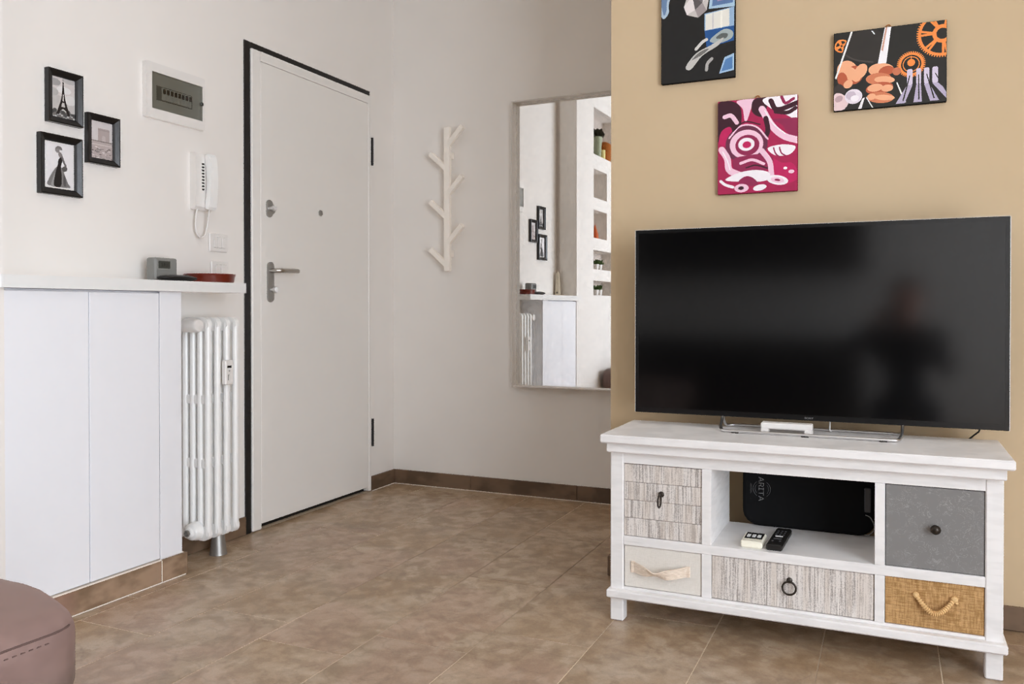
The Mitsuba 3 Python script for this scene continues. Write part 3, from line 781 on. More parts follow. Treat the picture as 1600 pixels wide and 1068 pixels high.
W1, P1, M1, C1, D1_ = (242, 236, 240), (238, 196, 214), (142, 40, 78), (188, 34, 90), (60, 26, 38)
mat('mat_canvas_red', (120, 30, 52), 0.6, 0.2)
A2 = [  # crimson ground with pale pink leaves, ribbons and pebbles
    (blob([(-0.05, 0.60), (0.0, 0.98), (0.22, 0.95), (0.24, 0.72), (0.14, 0.60)], 6), D1_),
    (blob([(0.01, 0.56), (0.04, 0.68), (0.13, 0.72), (0.15, 0.62), (0.08, 0.52)], 6), C1),
    (blob([(0.20, 0.99), (0.26, 0.90), (0.28, 0.78), (0.31, 0.78), (0.35, 0.90), (0.40, 0.99)], 6), P1),
    (blob([(0.38, 0.99), (0.36, 0.86), (0.46, 0.80), (0.52, 0.92), (0.55, 0.99)], 6), D1_),
    (stroke([(0.07, 0.83), (0.14, 0.84), (0.20, 0.76)], 0.045), P1),
    (blob([(0.48, 0.99), (0.55, 0.88), (0.70, 0.80), (0.84, 0.74), (0.84, 1.02)], 6), W1),
    (stroke([(0.55, 0.96), (0.62, 0.86), (0.84, 0.92)], 0.05), D1_), (stroke([(0.60, 0.84), (0.72, 0.82), (0.80, 0.86)], 0.04), D1_),
    (stroke([(0.66, 0.99), (0.70, 0.92), (0.78, 0.96)], 0.03), M1),
    (blob([(0.56, 0.76), (0.66, 0.70), (0.74, 0.58), (0.84, 0.56), (0.84, 0.74), (0.72, 0.76)], 6), M1),
    (stroke([(0.46, 0.88), (0.56, 0.70), (0.68, 0.58), (0.83, 0.52)], 0.07), P1), (stroke([(0.49, 0.86), (0.58, 0.71), (0.70, 0.60)], 0.012), W1),
    (stroke([(0.50, 0.78), (0.52, 0.64), (0.46, 0.52)], 0.05), D1_),
    # a big spiral of ribbons in the middle
    (ell(0.30, 0.52, 0.22, 0.20), (104, 46, 70)), (ell(0.30, 0.52, 0.175, 0.155), P1), (ell(0.31, 0.51, 0.125, 0.11), M1), (ell(0.30, 0.52, 0.085, 0.07), W1), (ell(0.305, 0.515, 0.045, 0.036), C1),
    (stroke([(0.12, 0.60), (0.24, 0.72), (0.40, 0.70), (0.52, 0.56)], 0.018), P1), (stroke([(0.15, 0.66), (0.28, 0.76), (0.44, 0.72)], 0.012), D1_),
    (blob([(0.52, 0.46), (0.60, 0.38), (0.74, 0.38), (0.80, 0.46), (0.66, 0.49)], 6), W1),
    (stroke([(0.58, 0.46), (0.60, 0.40), (0.64, 0.36)], 0.014), M1), (stroke([(0.64, 0.46), (0.66, 0.40), (0.70, 0.37)], 0.014), M1),
    (blob([(0.56, 0.34), (0.66, 0.30), (0.78, 0.28), (0.82, 0.12), (0.60, 0.08)], 6), C1),
    (blob([(0.16, 0.36), (0.30, 0.40), (0.46, 0.40), (0.58, 0.34), (0.48, 0.22), (0.22, 0.20)], 6), M1),
    (stroke([(0.04, 0.48), (0.10, 0.38), (0.12, 0.26), (0.22, 0.20)], 0.07), P1), (stroke([(0.05, 0.46), (0.10, 0.36), (0.13, 0.26)], 0.012), W1),
    (stroke([(0.24, 0.32), (0.36, 0.35), (0.48, 0.30)], 0.03), P1), (stroke([(0.30, 0.27), (0.40, 0.29), (0.52, 0.25)], 0.014), D1_),
    (stroke([(0.46, 0.44), (0.54, 0.32), (0.56, 0.18)], 0.055), P1),
    (blob([(0.08, 0.15), (0.22, 0.22), (0.40, 0.24), (0.54, 0.20), (0.50, 0.12), (0.30, 0.12)], 6), W1),
    (blob([(0.22, 0.13), (0.30, 0.18), (0.38, 0.15), (0.42, 0.08), (0.28, 0.08)], 6), M1),
    (ell(0.62, 0.12, 0.11, 0.05, -12), W1), (ell(0.62, 0.12, 0.07, 0.03, -12), P1), (ell(0.62, 0.12, 0.03, 0.012, -12), M1),
    (ell(0.25, 0.055, 0.075, 0.045), P1), (ell(0.245, 0.055, 0.03, 0.02), D1_),
    (ell(0.44, 0.05, 0.07, 0.032, 10), W1), (stroke([(0.03, 0.14), (0.08, 0.10), (0.16, 0.07)], 0.03), W1),
    (ell(0.76, 0.20, 0.03, 0.02), P1), (ell(0.70, 0.24, 0.02, 0.015), W1),
]
canvas(1.979, 2.238, 1.356, 1.672, 'crimson and pale pink canvas above the television, lowest of the three', (166, 34, 78), A2, 2.109, 'mat_canvas_red')

G3, O3, T3, R3, L3 = (40, 38, 34), (238, 140, 70), (236, 172, 132), (182, 92, 62), (206, 196, 214)
def cog(cx, cy, r, w, teeth, spokes, hub, a0=0.0):
    ring = Point(cx, cy).buffer(r, quad_segs=14).difference(Point(cx, cy).buffer(r - w, quad_segs=14))
    ps = [ring]
    for i in range(teeth):
        t = 2 * math.pi * i / teeth
        ps.append(LineString([(cx + (r - 0.004) * math.cos(t), cy + (r - 0.004) * math.sin(t)), (cx + (r + 0.018) * math.cos(t), cy + (r + 0.018) * math.sin(t))]).buffer(0.007, cap_style='flat'))
    for i in range(spokes):
        t = a0 + 2 * math.pi * i / spokes
        for s in (-0.10, 0.10):
            ps.append(LineString([(cx + hub * 1.2 * math.cos(t + s * 0.5), cy + hub * 1.2 * math.sin(t + s * 0.5)), (cx + (r - w / 2) * math.cos(t + s), cy + (r - w / 2) * math.sin(t + s))]).buffer(0.014))
    if hub:
        ps.append(Point(cx, cy).buffer(hub * 1.35, quad_segs=8).difference(Point(cx, cy).buffer(hub * 0.8, quad_segs=8)))
    return unary_union(ps)
A3 = [  # dark ground, orange wheels, peach pebbles, white bars, lilac posts
    (cog(0.09, 0.83, 0.085, 0.02, 0, 4, 0.02, 0.4), O3),
    (cog(1.255, 0.84, 0.275, 0.035, 60, 7, 0.085, 0.35), O3),
    (cog(0.905, 0.50, 0.145, 0.030, 40, 0, 0, 0), O3), (cog(0.905, 0.50, 0.098, 0.012, 0, 0, 0), O3), (ell(0.905, 0.52, 0.045, 0.045), O3), (stroke([(0.905, 0.52), (0.905, 0.60)], 0.012, False), O3),
    (blob([(0.08, 0.58), (0.16, 0.90), (0.34, 1.0), (0.54, 0.96), (0.60, 0.70), (0.46, 0.56), (0.24, 0.64)], 6), (50, 46, 42)),
    (stroke([(0.12, 0.72), (0.26, 0.63), (0.46, 0.58)], 0.02), (72, 66, 62)),
    # left: overlapping peach and rust ovals
    (ell(0.16, 0.50, 0.12, 0.14, 30), T3), (ell(0.24, 0.44, 0.11, 0.12, -20), R3), (ell(0.20, 0.46, 0.07, 0.09, 20), T3), (ell(0.32, 0.48, 0.07, 0.10, -30), T3), (ell(0.10, 0.40, 0.06, 0.09, 10), R3), (ell(0.27, 0.40, 0.05, 0.05), T3), (ell(0.17, 0.33, 0.06, 0.05, 40), T3),
    (blob([(0.0, 0.30), (0.08, 0.34), (0.14, 0.24), (0.06, 0.20), (0.0, 0.22)], 5), (58, 50, 46)),
    (blob([(0.0, 0.20), (0.08, 0.22), (0.18, 0.12), (0.12, 0.01), (0.0, 0.01)], 5), (226, 200, 200)), (ell(0.06, 0.15, 0.05, 0.04, 30), (190, 160, 164)),
    (ell(0.235, 0.165, 0.105, 0.095), (226, 216, 224)), (ell(0.205, 0.18, 0.06, 0.055), (196, 182, 194)), (ell(0.25, 0.14, 0.05, 0.04), (240, 234, 238)),
    # middle: a pile of smooth pebbles
    (ell(0.56, 0.47, 0.15, 0.085, -6), T3), (ell(0.62, 0.45, 0.09, 0.06, 10), R3), (ell(0.53, 0.36, 0.15, 0.075, -4), (206, 124, 88)), (ell(0.60, 0.34, 0.12, 0.045, -8), T3),
    (ell(0.54, 0.24, 0.16, 0.075, 4), R3), (ell(0.49, 0.25, 0.09, 0.05, 4), T3), (ell(0.63, 0.23, 0.07, 0.045, 0), T3), (ell(0.55, 0.12, 0.16, 0.07, -8), (206, 124, 88)), (ell(0.60, 0.115, 0.12, 0.035, -8), T3), (ell(0.45, 0.14, 0.05, 0.04), T3), (ell(0.74, 0.43, 0.05, 0.05, 20), (196, 116, 84)),
    # white bars
    (poly((0.01, 0.42), (0.20, 1.0), (0.225, 1.0), (0.03, 0.41)), (232, 230, 226)),
    (poly((0.60, 1.0), (0.675, 1.0), (0.62, 0.55), (0.52, 0.55)), (240, 238, 240)), (poly((0.61, 1.0), (0.63, 1.0), (0.58, 0.70), (0.56, 0.72)), (204, 160, 140)),
    (poly((0.44, 0.98), (0.46, 0.98), (0.49, 0.93), (0.475, 0.93)), (220, 220, 222)),
    (poly((0.735, 0.29), (0.75, 0.29), (0.85, 0.03), (0.825, 0.03)), (236, 234, 230)),
    (poly((0.29, 0.0), (0.33, 0.0), (0.37, 0.14), (0.34, 0.13)), (230, 226, 226)), (poly((0.38, 0.14), (0.395, 0.14), (0.47, 0.0), (0.455, 0.0)), (226, 220, 220)),
]
for i, (c, w) in enumerate(((0.89, 0.065), (0.99, 0.055), (1.08, 0.060), (1.175, 0.065))):   # lilac posts with long shadows
    A3.append((rrect(c - w / 2, c + w / 2, 0.24, 0.44, 0.02), L3))
    A3.append((poly((c - w / 2, 0.24), (c + w / 2, 0.24), (c + w / 2 + 0.10 * (i - 0.9), 0.02), (c - w / 2 + 0.10 * (i - 1.3), 0.02)), (178, 168, 190)))
    A3.append((poly((c - 0.006, 0.36), (c + 0.006, 0.36), (c + 0.012 + 0.08 * (i - 1), 0.05), (c - 0.004 + 0.08 * (i - 1), 0.05)), G3))
canvas(2.348, 2.672, 1.604, 1.854, 'wide dark canvas with orange cogwheels and peach pebble shapes, rightmost of the three', G3, A3, 2.508, 'mat_black_fabric')

# ------------------------------------------------------------------ television cabinet
tc = thing('tv_cabinet', 'white painted low cabinet with mismatched textile drawers under the television', 'cabinet')
FY, BY = -1.480, -1.165
CWH = 'mat_cabinet_white'
obj('top', bx(1.705, 2.809, -1.530, -1.158, 0.5575, 0.5835, 0.004), CWH, tc)
obj('cornice', bx(1.719, 2.792, -1.507, BY - 0.002, 0.527, 0.5575, 0.003), CWH, tc)
for x0_, x1_ in ((1.724, 1.766), (2.746, 2.788)):
    for y0_, y1_ in ((FY, FY + 0.042), (BY - 0.042, BY)):
        obj('leg', bx(x0_, x1_, y0_, y1_, 0.0005, 0.528, 0.003), CWH, tc)
obj('base_moulding', cat(bx(1.717, 2.797, -1.503, FY + 0.012, 0.076, 0.101, 0.004), bx(1.717, 1.735, FY + 0.0121, BY, 0.076, 0.101, 0.004), bx(2.779, 2.797, FY + 0.0121, BY, 0.076, 0.101, 0.004)), CWH, tc)
obj('rail', bx(1.766, 2.746, FY + 0.002, FY + 0.030, 0.4915, 0.5275, 0.001), CWH, tc, label='upper front rail')
obj('rail', bx(1.766, 2.746, FY + 0.001, FY + 0.030, 0.2385, 0.2665, 0.0015), CWH, tc, label='middle front rail')
obj('rail', bx(1.766, 2.746, FY + 0.002, FY + 0.030, 0.1005, 0.1090, 0.001), CWH, tc, label='lower front rail')
for a, b in ((2.007, 2.035), (2.480, 2.506)):
    obj('divider', bx(a, b, FY + 0.001, BY, 0.2665, 0.4915, 0.001), CWH, tc)
    obj('divider', bx(a, b, FY + 0.001, BY, 0.1090, 0.2385, 0.001), CWH, tc)
obj('shelf', bx(1.766, 2.746, FY + 0.030, BY, 0.2480, 0.2660), CWH, tc)
obj('bottom', bx(1.766, 2.746, FY + 0.030, BY, 0.0900, 0.1005), CWH, tc)
obj('ceiling_board', bx(1.766, 2.746, FY + 0.030, BY, 0.4915, 0.5270), CWH, tc)
obj('side', bx(1.738, 1.752, FY + 0.042, BY - 0.042, 0.101, 0.5270), CWH, tc)
obj('side', bx(2.760, 2.774, FY + 0.042, BY - 0.042, 0.101, 0.5270), CWH, tc)

def drawer(x0, x1, z0, z1, fronts, side='mat_cabinet_white', label=None, handle_parts=()):
    k = obj('drawer', bx(x0 + 0.004, x1 - 0.004, FY + 0.022, BY - 0.01, z0 + 0.003, z1 - 0.006), 'mat_walnut', tc, label=label)
    for m, b, nm in fronts:
        obj(nm, m, b, k)
    for nm, m, b, sm, lb in handle_parts:
        obj(nm, m, b, k, smooth=sm, label=lb)
    return k
f0, f1 = FY + 0.006, FY + 0.024
# upper left: four woven bands, ring pull seen edge-on
x0, x1, z0, z1 = 1.7670, 2.0060, 0.2675, 0.4895
bands = []
hb = (z1 - z0) / 4
for i in range(4):
    bands.append((bx(x0, x1, f0 + 0.0015 * (i % 2), f1, z0 + i * hb + 0.0004, z0 + (i + 1) * hb - 0.0004, 0.0012), WOVEN[(2 * i + 1) % 3], 'woven_band'))
ringx = 1.884
rp = cat(lathe([(0, 0.014), (0.004, 0.014), (0.006, 0.010), (0.004, 0.004), (0.009, 0.002), (0.009, 0)], 20, (ringx, f0, 0.404), '-y'), torus((ringx, f0 - 0.024, 0.388), 0.019, 0.0026, 'x'))
drawer(x0, x1, z0, z1, bands, label='upper left drawer faced with whitewashed woven bands', handle_parts=[('ring_pull', rp, 'mat_bronze', 40, 'dark ring pull')])
# lower left: linen with a twisted webbing handle
x0, x1, z0, z1 = 1.7680, 2.0055, 0.1100, 0.2365
n = 40
t = np.linspace(0, 1, n)
cx = 1.800 + t * (1.962 - 1.800)
cy = f0 - 0.004 - 0.026 * np.sin(np.pi * t)
cz = 0.174 + 0.004 * t - 0.010 * np.sin(np.pi * t)
tw = np.radians(58) * np.exp(-((t - 0.45) / 0.17) ** 2)
wv = np.stack([0 * t, -np.sin(tw), np.cos(tw)], 1) * (0.0155 * (1 - 0.25 * np.exp(-((t - 0.42) / 0.14) ** 2)))[:, None]
nv = np.stack([0 * t, np.cos(tw), np.sin(tw)], 1) * 0.0016
cc = np.stack([cx, cy, cz], 1)
ringv = np.stack([cc - wv - nv, cc + wv - nv, cc + wv + nv, cc - wv + nv], 1).reshape(-1, 3)
F = []
for i in range(n - 1):
    for j in range(4):
        F.append([i * 4 + j, i * 4 + (j + 1) % 4, (i + 1) * 4 + (j + 1) % 4, (i + 1) * 4 + j])
F += [[0, 3, 2, 1], [(n - 1) * 4, (n - 1) * 4 + 1, (n - 1) * 4 + 2, (n - 1) * 4 + 3]]
F = np.array(F)
web = trimesh.Trimesh(ringv, np.vstack([F[:, [0, 1, 2]], F[:, [0, 2, 3]]]), process=False)
tab1, tab2 = bx(1.790, 1.803, f0 - 0.005, f0 + 0.001, 0.156, 0.190, 0.001), bx(1.958, 1.972, f0 - 0.005, f0 + 0.001, 0.162, 0.194, 0.001)
drawer(x0, x1, z0, z1, [(bx(x0, x1, f0, f1, z0, z1, 0.002), 'mat_linen', 'front')], label='lower left drawer faced with pale linen',
       handle_parts=[('strap', web, 'mat_webbing', 35, 'cream twisted webbing handle'), ('strap_end', tab1, 'mat_webbing', False, None), ('strap_end', tab2, 'mat_webbing', False, None)])
# lower middle: woven front with a ring
x0, x1, z0, z1 = 2.0360, 2.4790, 0.1100, 0.2365
rp = cat(lathe([(0, 0.016), (0.004, 0.016), (0.0055, 0.011), (0.004, 0.004), (0.008, 0.002), (0.008, 0)], 20, (2.257, f0, 0.192), '-y'), torus((2.257, f0 - 0.012, 0.1725), 0.0185, 0.0027, 'y'))
drawer(x0, x1, z0, z1, [(bx(x0, x1, f0, f1, z0, z1, 0.002), WOVEN[0], 'front')], label='wide lower drawer faced with whitewashed weave', handle_parts=[('ring_pull', rp, 'mat_bronze', 40, 'dark ring pull')])
# upper right: grey felt with a round knob
x0, x1, z0, z1 = 2.5070, 2.7450, 0.2675, 0.4895
kn = lathe([(0, 0.029), (0.006, 0.028), (0.011, 0.0245), (0.013, 0.019), (0.0115, 0.014), (0.006, 0.010), (0.005, 0.004), (0.009, 0.001), (0.009, 0)], 28, (2.629, f0, 0.381), '-y')
drawer(x0, x1, z0, z1, [(bx(x0, x1, f0, f1, z0, z1, 0.002), 'mat_grey_felt', 'front')], label='upper right drawer faced with mottled grey felt', handle_parts=[('knob', kn, 'mat_bronze', 40, 'dark round knob')])
# lower right: burlap with a rope handle
x0, x1, z0, z1 = 2.5070, 2.7450, 0.1100, 0.2380
t = np.linspace(0, 1, 150)
rx = 2.584 + t * (2.673 - 2.584)
rz = 0.195 - 0.036 * np.sin(np.pi * t)
ry = f0 - 0.006 - 0.016 * np.sin(np.pi * t)
rr = 0.0062 * (1 + 0.22 * np.cos(2 * np.pi * t * 22)) * (0.8 + 0.3 * np.sin(np.pi * t))
rope = tube(np.stack([rx, ry, rz], 1), rr, 12)
knots = cat(ball((2.583, f0 - 0.004, 0.197), 0.0085, 2, (1, 1, 1)), ball((2.675, f0 - 0.004, 0.197), 0.009, 2), cyl((2.675, f0 - 0.005, 0.192), (2.683, f0 - 0.008, 0.187), 0.004, 0.003, 10))
drawer(x0, x1, z0, z1, [(bx(x0, x1, f0, f1, z0, z1, 0.002), 'mat_burlap', 'front')], label='lower right drawer faced with tan burlap', handle_parts=[('rope_handle', cat(rope, knots), 'mat_rope', 40, 'pale rope handle')])

# ------------------------------------------------------------------ in the open niche
SZ = 0.2665
bag = thing('black_case', 'flat black case with round corners and a pale printed emblem in the open niche', 'case')
prof = unary_union([rrect(2.080, 2.478, SZ, 0.478, 0.050, 10)])
core = prism(prof.buffer(-0.006), -1.187, -1.150, 'xz')
slab = manifold3d.Manifold.hull(manifold3d.Manifold.batch_boolean([manifold3d.Manifold.sphere(0.012, 16).translate([x, y, z]) for x, z in [(px, pz) for px, pz in np.array(prof.buffer(-0.012).exterior.coords)[:-1]] for y in (-1.176, -1.162)], manifold3d.OpType.Add))
mm = slab.to_mesh()
body = trimesh.Trimesh(mm.vert_properties[:, :3], mm.tri_verts, process=False)
obj('body', body, 'mat_black_fabric', bag, smooth=40)
yl = -1.1884
def fitted(text, w, h, depth, bold=False):
    """Lettering scaled to w x h, its lower left corner at the origin."""
    m = meshkit.text_mesh(text, 0.02, 0.001, bold)
    v = np.array(m.vertices)
    lo, hi = v.min(0), v.max(0)
    return (v - lo) / (hi - lo) * [w, h, depth], np.array(m.faces)
tv, tf = fitted('ARITA', 0.078, 0.0165, 0.0005)
# reads downwards: text +x -> -z, text +y -> +x
obj('lettering', (np.stack([2.131 + tv[:, 1], yl - tv[:, 2], 0.426 - tv[:, 0]], 1), tf), 'mat_logo_grey', bag, label='grey lettering that runs downwards')
for R, a0, a1 in ((0.027, -1.0, 1.0), (0.027, math.pi - 1.0, math.pi + 1.0), (0.021, -0.7, 0.7), (0.021, math.pi - 0.7, math.pi + 0.7)):
    obj('emblem_arc', tube([(2.141 + R * math.cos(a), yl + 0.0003, 0.387 + R * math.sin(a)) for a in np.linspace(a0, a1, 16)], 0.0009, 6), 'mat_dark_button', bag)
for a, b, c in ((2.1055, 0.370, 0.404), (2.1082, 0.373, 0.401)):
    obj('emblem_line', bx(a, a + 0.0014, yl - 0.0003, yl + 0.0004, b, c), 'mat_dark_button', bag)
obj('strap', bx(2.4465, 2.4655, -1.197, -1.1875, 0.343, 0.419, 0.003), 'mat_dark_button', bag, label='dark grey strap')
obj('cord', tube(spline([(2.450, -1.190, 0.334), (2.463, -1.196, 0.330), (2.473, -1.197, 0.312), (2.474, -1.196, 0.292), (2.460, -1.194, 0.275), (2.448, -1.190, 0.273)], 6), 0.0018, 8), 'mat_grey_plastic', bag, smooth=True)

rc = thing('remote_control', 'cream remote control with three buttons on a black field, in the open niche', 'remote control')
obj('body', bx(2.1165, 2.1785, -1.459, -1.352, SZ, SZ + 0.020, 0.004), 'mat_remote_cream', rc)
obj('field', bx(2.1225, 2.1735, -1.425, -1.358, SZ + 0.0195, SZ + 0.0210, 0.0005), 'mat_black', rc)
for i in range(3):
    obj('button', bx(2.1275 + i * 0.0150, 2.1275 + i * 0.0150 + 0.0105, -1.412, -1.385, SZ + 0.0208, SZ + 0.0235, 0.001), 'mat_button', rc)
rm = thing('remote_control', 'slim black remote control with small buttons beside the cream one', 'remote control')
MM = lambda m: rot(m, -2.0, [0, 0, 1], [2.215, -1.36, SZ])
obj('body', MM(bx(2.192, 2.238, -1.459, -1.255, SZ, SZ + 0.018, 0.004)), 'mat_black', rm)
for y, w_, b in ((-1.365, 0.022, 'mat_button'), (-1.395, 0.024, 'mat_dark_button')):
    obj('button', MM(bx(2.215 - w_ / 2, 2.215 + w_ / 2, y, y + 0.008, SZ + 0.0175, SZ + 0.0200, 0.001)), b, rm)
for r in range(3):
    for c in range(3):
        obj('button', MM(bx(2.2015 + c * 0.0105, 2.2015 + c * 0.0105 + 0.006, -1.345 + r * 0.022, -1.345 + r * 0.022 + 0.008, SZ + 0.0175, SZ + 0.0195, 0.0008)), 'mat_dark_button', rm)
for c in (0, 2):
    obj('button', MM(bx(2.2015 + c * 0.0105, 2.2015 + c * 0.0105 + 0.006, -1.420, -1.412, SZ + 0.0175, SZ + 0.0195, 0.0008)), 'mat_dark_button', rm)

# ------------------------------------------------------------------ television and what stands by it
tvk = thing('television', 'large flat black television with a silver wire stand on the white cabinet', 'television')
TX0, TX1, TZ0, TZ1, TY = 1.7390, 2.8245, 0.6235, 1.2295, -1.252
obj('housing', bx(TX0, TX1, TY, TY + 0.013, TZ0, TZ1, 0.0015), 'mat_tv_bezel', tvk)
obj('screen', bx(TX0 + 0.011, TX1 - 0.011, TY - 0.0006, TY + 0.001, TZ0 + 0.017, TZ1 - 0.011, 0.0003), 'mat_tv_screen', tvk)
obj('edge_strip', cat(bx(TX1 - 0.0005, TX1 + 0.0022, TY + 0.0015, TY + 0.012, TZ0, TZ1), bx(TX0 - 0.0018, TX0 + 0.0003, TY + 0.0015, TY + 0.012, TZ0, TZ1), bx(TX0, TX1, TY + 0.0015, TY + 0.012, TZ1 - 0.0003, TZ1 + 0.0014)), 'mat_silver_edge', tvk, label='thin silver edge')
obj('back_cover', bx(TX0 + 0.16, TX1 - 0.16, TY + 0.013, TY + 0.055, TZ0 + 0.01, TZ0 + 0.36, 0.012), 'mat_tv_back', tvk)
tm = meshkit.text_mesh('SONY', 0.0052, 0.0004, bold=True)
v_ = np.array(tm.vertices)
v_[:, 0] *= 0.026 / v_[:, 0].max()
obj('lettering', (np.stack([2.276 + v_[:, 0], TY - 0.0002 - v_[:, 2], 0.6285 + v_[:, 1]], 1), np.array(tm.faces)[:, ::-1]), 'mat_logo_grey', tvk)
loop = spline([(2.026, -1.240, 0.628), (2.027, -1.262, 0.612), (2.030, -1.300, 0.598), (2.040, -1.328, 0.5905), (2.062, -1.335, 0.5895)], 6)
loop = np.vstack([loop, spline([(2.10, -1.335, 0.5895), (2.28, -1.335, 0.5895), (2.50, -1.335, 0.5895)], 6), spline([(2.520, -1.335, 0.5895), (2.538, -1.328, 0.5905), (2.548, -1.300, 0.598), (2.551, -1.262, 0.612), (2.552, -1.240, 0.628)], 6)])
rear = np.vstack([spline([(2.026, -1.238, 0.628), (2.027, -1.222, 0.605), (2.032, -1.200, 0.5905), (2.055, -1.185, 0.5895)], 6), [(2.10, -1.185, 0.5895), (2.28, -1.185, 0.5895), (2.48, -1.185, 0.5895)],
                  spline([(2.523, -1.185, 0.5895), (2.546, -1.200, 0.5905), (2.551, -1.222, 0.605), (2.552, -1.238, 0.628)], 6)])
obj('stand', cat(tube(loop, 0.0048, 12), tube(rear, 0.0048, 12)), 'mat_chrome', tvk, smooth=60, label='silver wire stand')
for x in (2.080, 2.285, 2.500):
    obj('stand_pad', bx(x - 0.011, x + 0.011, -1.340, -1.330, 0.5836, 0.5872, 0.001), 'mat_black', tvk)
wb = single('media_box', 'small white box on two feet under the television', 'media box',
            cat(bx(2.1520, 2.3030, -1.302, -1.262, 0.5980, 0.6170, 0.003), bx(2.1520, 2.1750, -1.302, -1.262, 0.5836, 0.5990, 0.002), bx(2.2800, 2.3030, -1.302, -1.262, 0.5836, 0.5990, 0.002)), 'mat_white_plastic')
single('white_cable', 'short white cable hanging behind the television stand', 'cable', tube(spline([(2.347, -1.196, 0.634), (2.347, -1.198, 0.61), (2.347, -1.198, 0.590), (2.352, -1.180, 0.5862), (2.356, -1.162, 0.5862)], 6), 0.0024, 8), 'mat_white_plastic', smooth=True)
single('black_cable', 'thin black cable dropping behind the right end of the television', 'cable', tube(spline([(2.640, -1.190, 0.68), (2.72, -1.178, 0.65), (2.757, -1.172, 0.615), (2.742, -1.160, 0.592), (2.726, -1.150, 0.570), (2.70, -1.130, 0.50)], 6), 0.0024, 8), 'mat_black', smooth=True)

# ------------------------------------------------------------------ sofa
so = thing('sofa', 'mauve brown upholstered sofa seat with a stitched seam in the near left corner', 'sofa')
seat = rounded_block(0.200, 1.240, -4.60, -2.890, 0.275, 0.452, 0.050, 5, 0.075, 0.012, 3)
v_ = np.array(seat.vertices)
def soften(v):
    """The near corner is rounder in plan."""
    u = np.clip((v[:, 0] - 0.95) / 0.29, 0, 1)
    wgt = np.clip((v[:, 1] + 3.4) / 0.5, 0, 1)
    v = v.copy()
    v[:, 1] -= 0.085 * u ** 2.2 * wgt
    return v
seat = trimesh.Trimesh(soften(v_), seat.faces, process=False)
obj('seat', seat, 'mat_sofa', so, smooth=True)
obj('base', bx(0.24, 1.19, -4.55, -3.00, 0.05, 0.300, 0.02), 'mat_sofa', so)
for x in (0.30, 1.13):
    for y in (-4.49, -3.06):
        obj('foot', cyl((x, y, 0.0005), (x, y, 0.055), 0.022, 0.028, 16), 'mat_walnut', so)
from scipy.interpolate import LinearNDInterpolator
sv = np.array(seat.vertices)
face_ = sv[(seat.vertex_normals[:, 0] > 0.02) & (sv[:, 0] > 0.9)]
skin_x = LinearNDInterpolator(face_[:, 1:], face_[:, 0])
def on_side(y, z, out):
    x = float(skin_x(y, z))
    return (x + out if np.isfinite(x) else 1.20, y, z)
sp = [on_side(y, 0.424, 0.0006) for y in list(np.linspace(-4.5, -3.06, 40)) + [-3.04, -3.02, -3.005, -2.992, -2.982]]
obj('seam', tube(sp, 0.0018, 6), 'mat_sofa_seam', so, smooth=True)
st = []
for k in range(104):
    y = -4.46 + k * 0.0138
    x = on_side(y + 0.0035, 0.4125, 0)[0]
    st.append(bx(x - 0.004, x + 0.0012, y, y + 0.007, 0.4116, 0.4134))
k = obj('stitching', cat(*st), 'mat_sofa_seam', so); labels[k] = {'kind': 'stuff'}

# ------------------------------------------------------------------ things in the niches, seen in the mirror
def leaves(c, R, n, size, seed, up=0.6):
    r = np.random.default_rng(seed)
    ms = []
    for i in range(n):
        a, e = r.random() * 2 * math.pi, r.random()
        d_ = np.array([math.cos(a) * (1 - up * e), math.sin(a) * (1 - up * e), 0.35 + e]); d_ /= np.linalg.norm(d_)
        m = ball((0, 0, 0), 1.0, 1, (size * 0.45, size * 0.12, size))
        m.apply_transform(trimesh.geometry.align_vectors([0, 0, 1], d_))
        m.apply_translation(np.array(c) + d_ * R * (0.4 + 0.6 * r.random()))
        ms.append(m)
    return cat(*ms)
def pot_plant(y, z, x, r, h, label, leaf, pot, n, R, size, seed, group=None):
    t = thing('potted_plant', label, 'plant', group)
    obj('pot', lathe([(0, 0.001), (r * 0.75, 0.001), (r, h), (r * 0.9, h), (r * 0.85, h * 0.9), (0, h * 0.9)], 24, (x, y, z)), pot, t, smooth=40)
    obj('foliage', leaves((x, y, z + h * 0.95), R, n, size, seed), leaf, t)
pot_plant(-3.000, 2.2725, 0.125, 0.042, 0.185, 'dark bushy plant in a tall grey green vase, top niche in the mirror', 'mat_leaf_dark', 'mat_vase_green', 60, 0.065, 0.030, 1)
single('basket', 'round orange brown basket beside the vase in the top niche', 'basket', lathe([(0, 0.001), (0.05, 0.001), (0.068, 0.06), (0.070, 0.13), (0.055, 0.165), (0.02, 0.185), (0, 0.188)], 32, (0.105, -3.245, 2.2725)), 'mat_basket', smooth=40)
single('candle', 'pale yellow candle between vase and basket in the top niche', 'candle', cyl((0.135, -3.105, 2.2725), (0.135, -3.105, 2.36), 0.026, n=24), 'mat_yellow', smooth=40)
single('orange_figure', 'small orange figure in the third niche from the top', 'ornament', lathe([(0, 0.001), (0.032, 0.001), (0.028, 0.04), (0.012, 0.09), (0.004, 0.12), (0, 0.122)], 20, (0.13, -2.930, 1.5665)), 'mat_orange', smooth=40)
for z, nm in ((1.3015, 'upper'), (1.0805, 'lower')):
    for y, s in ((-2.955, 11), (-3.045, 12)):
        pot_plant(y, z, 0.13, 0.026, 0.05, 'small green plant in a white pot, %s in the %s plant niche' % ('left one' if y > -3.0 else 'right one', nm), 'mat_leaf', 'mat_white_plastic', 26, 0.035, 0.018, s + int(z * 10), 'white pots in the two low niches')

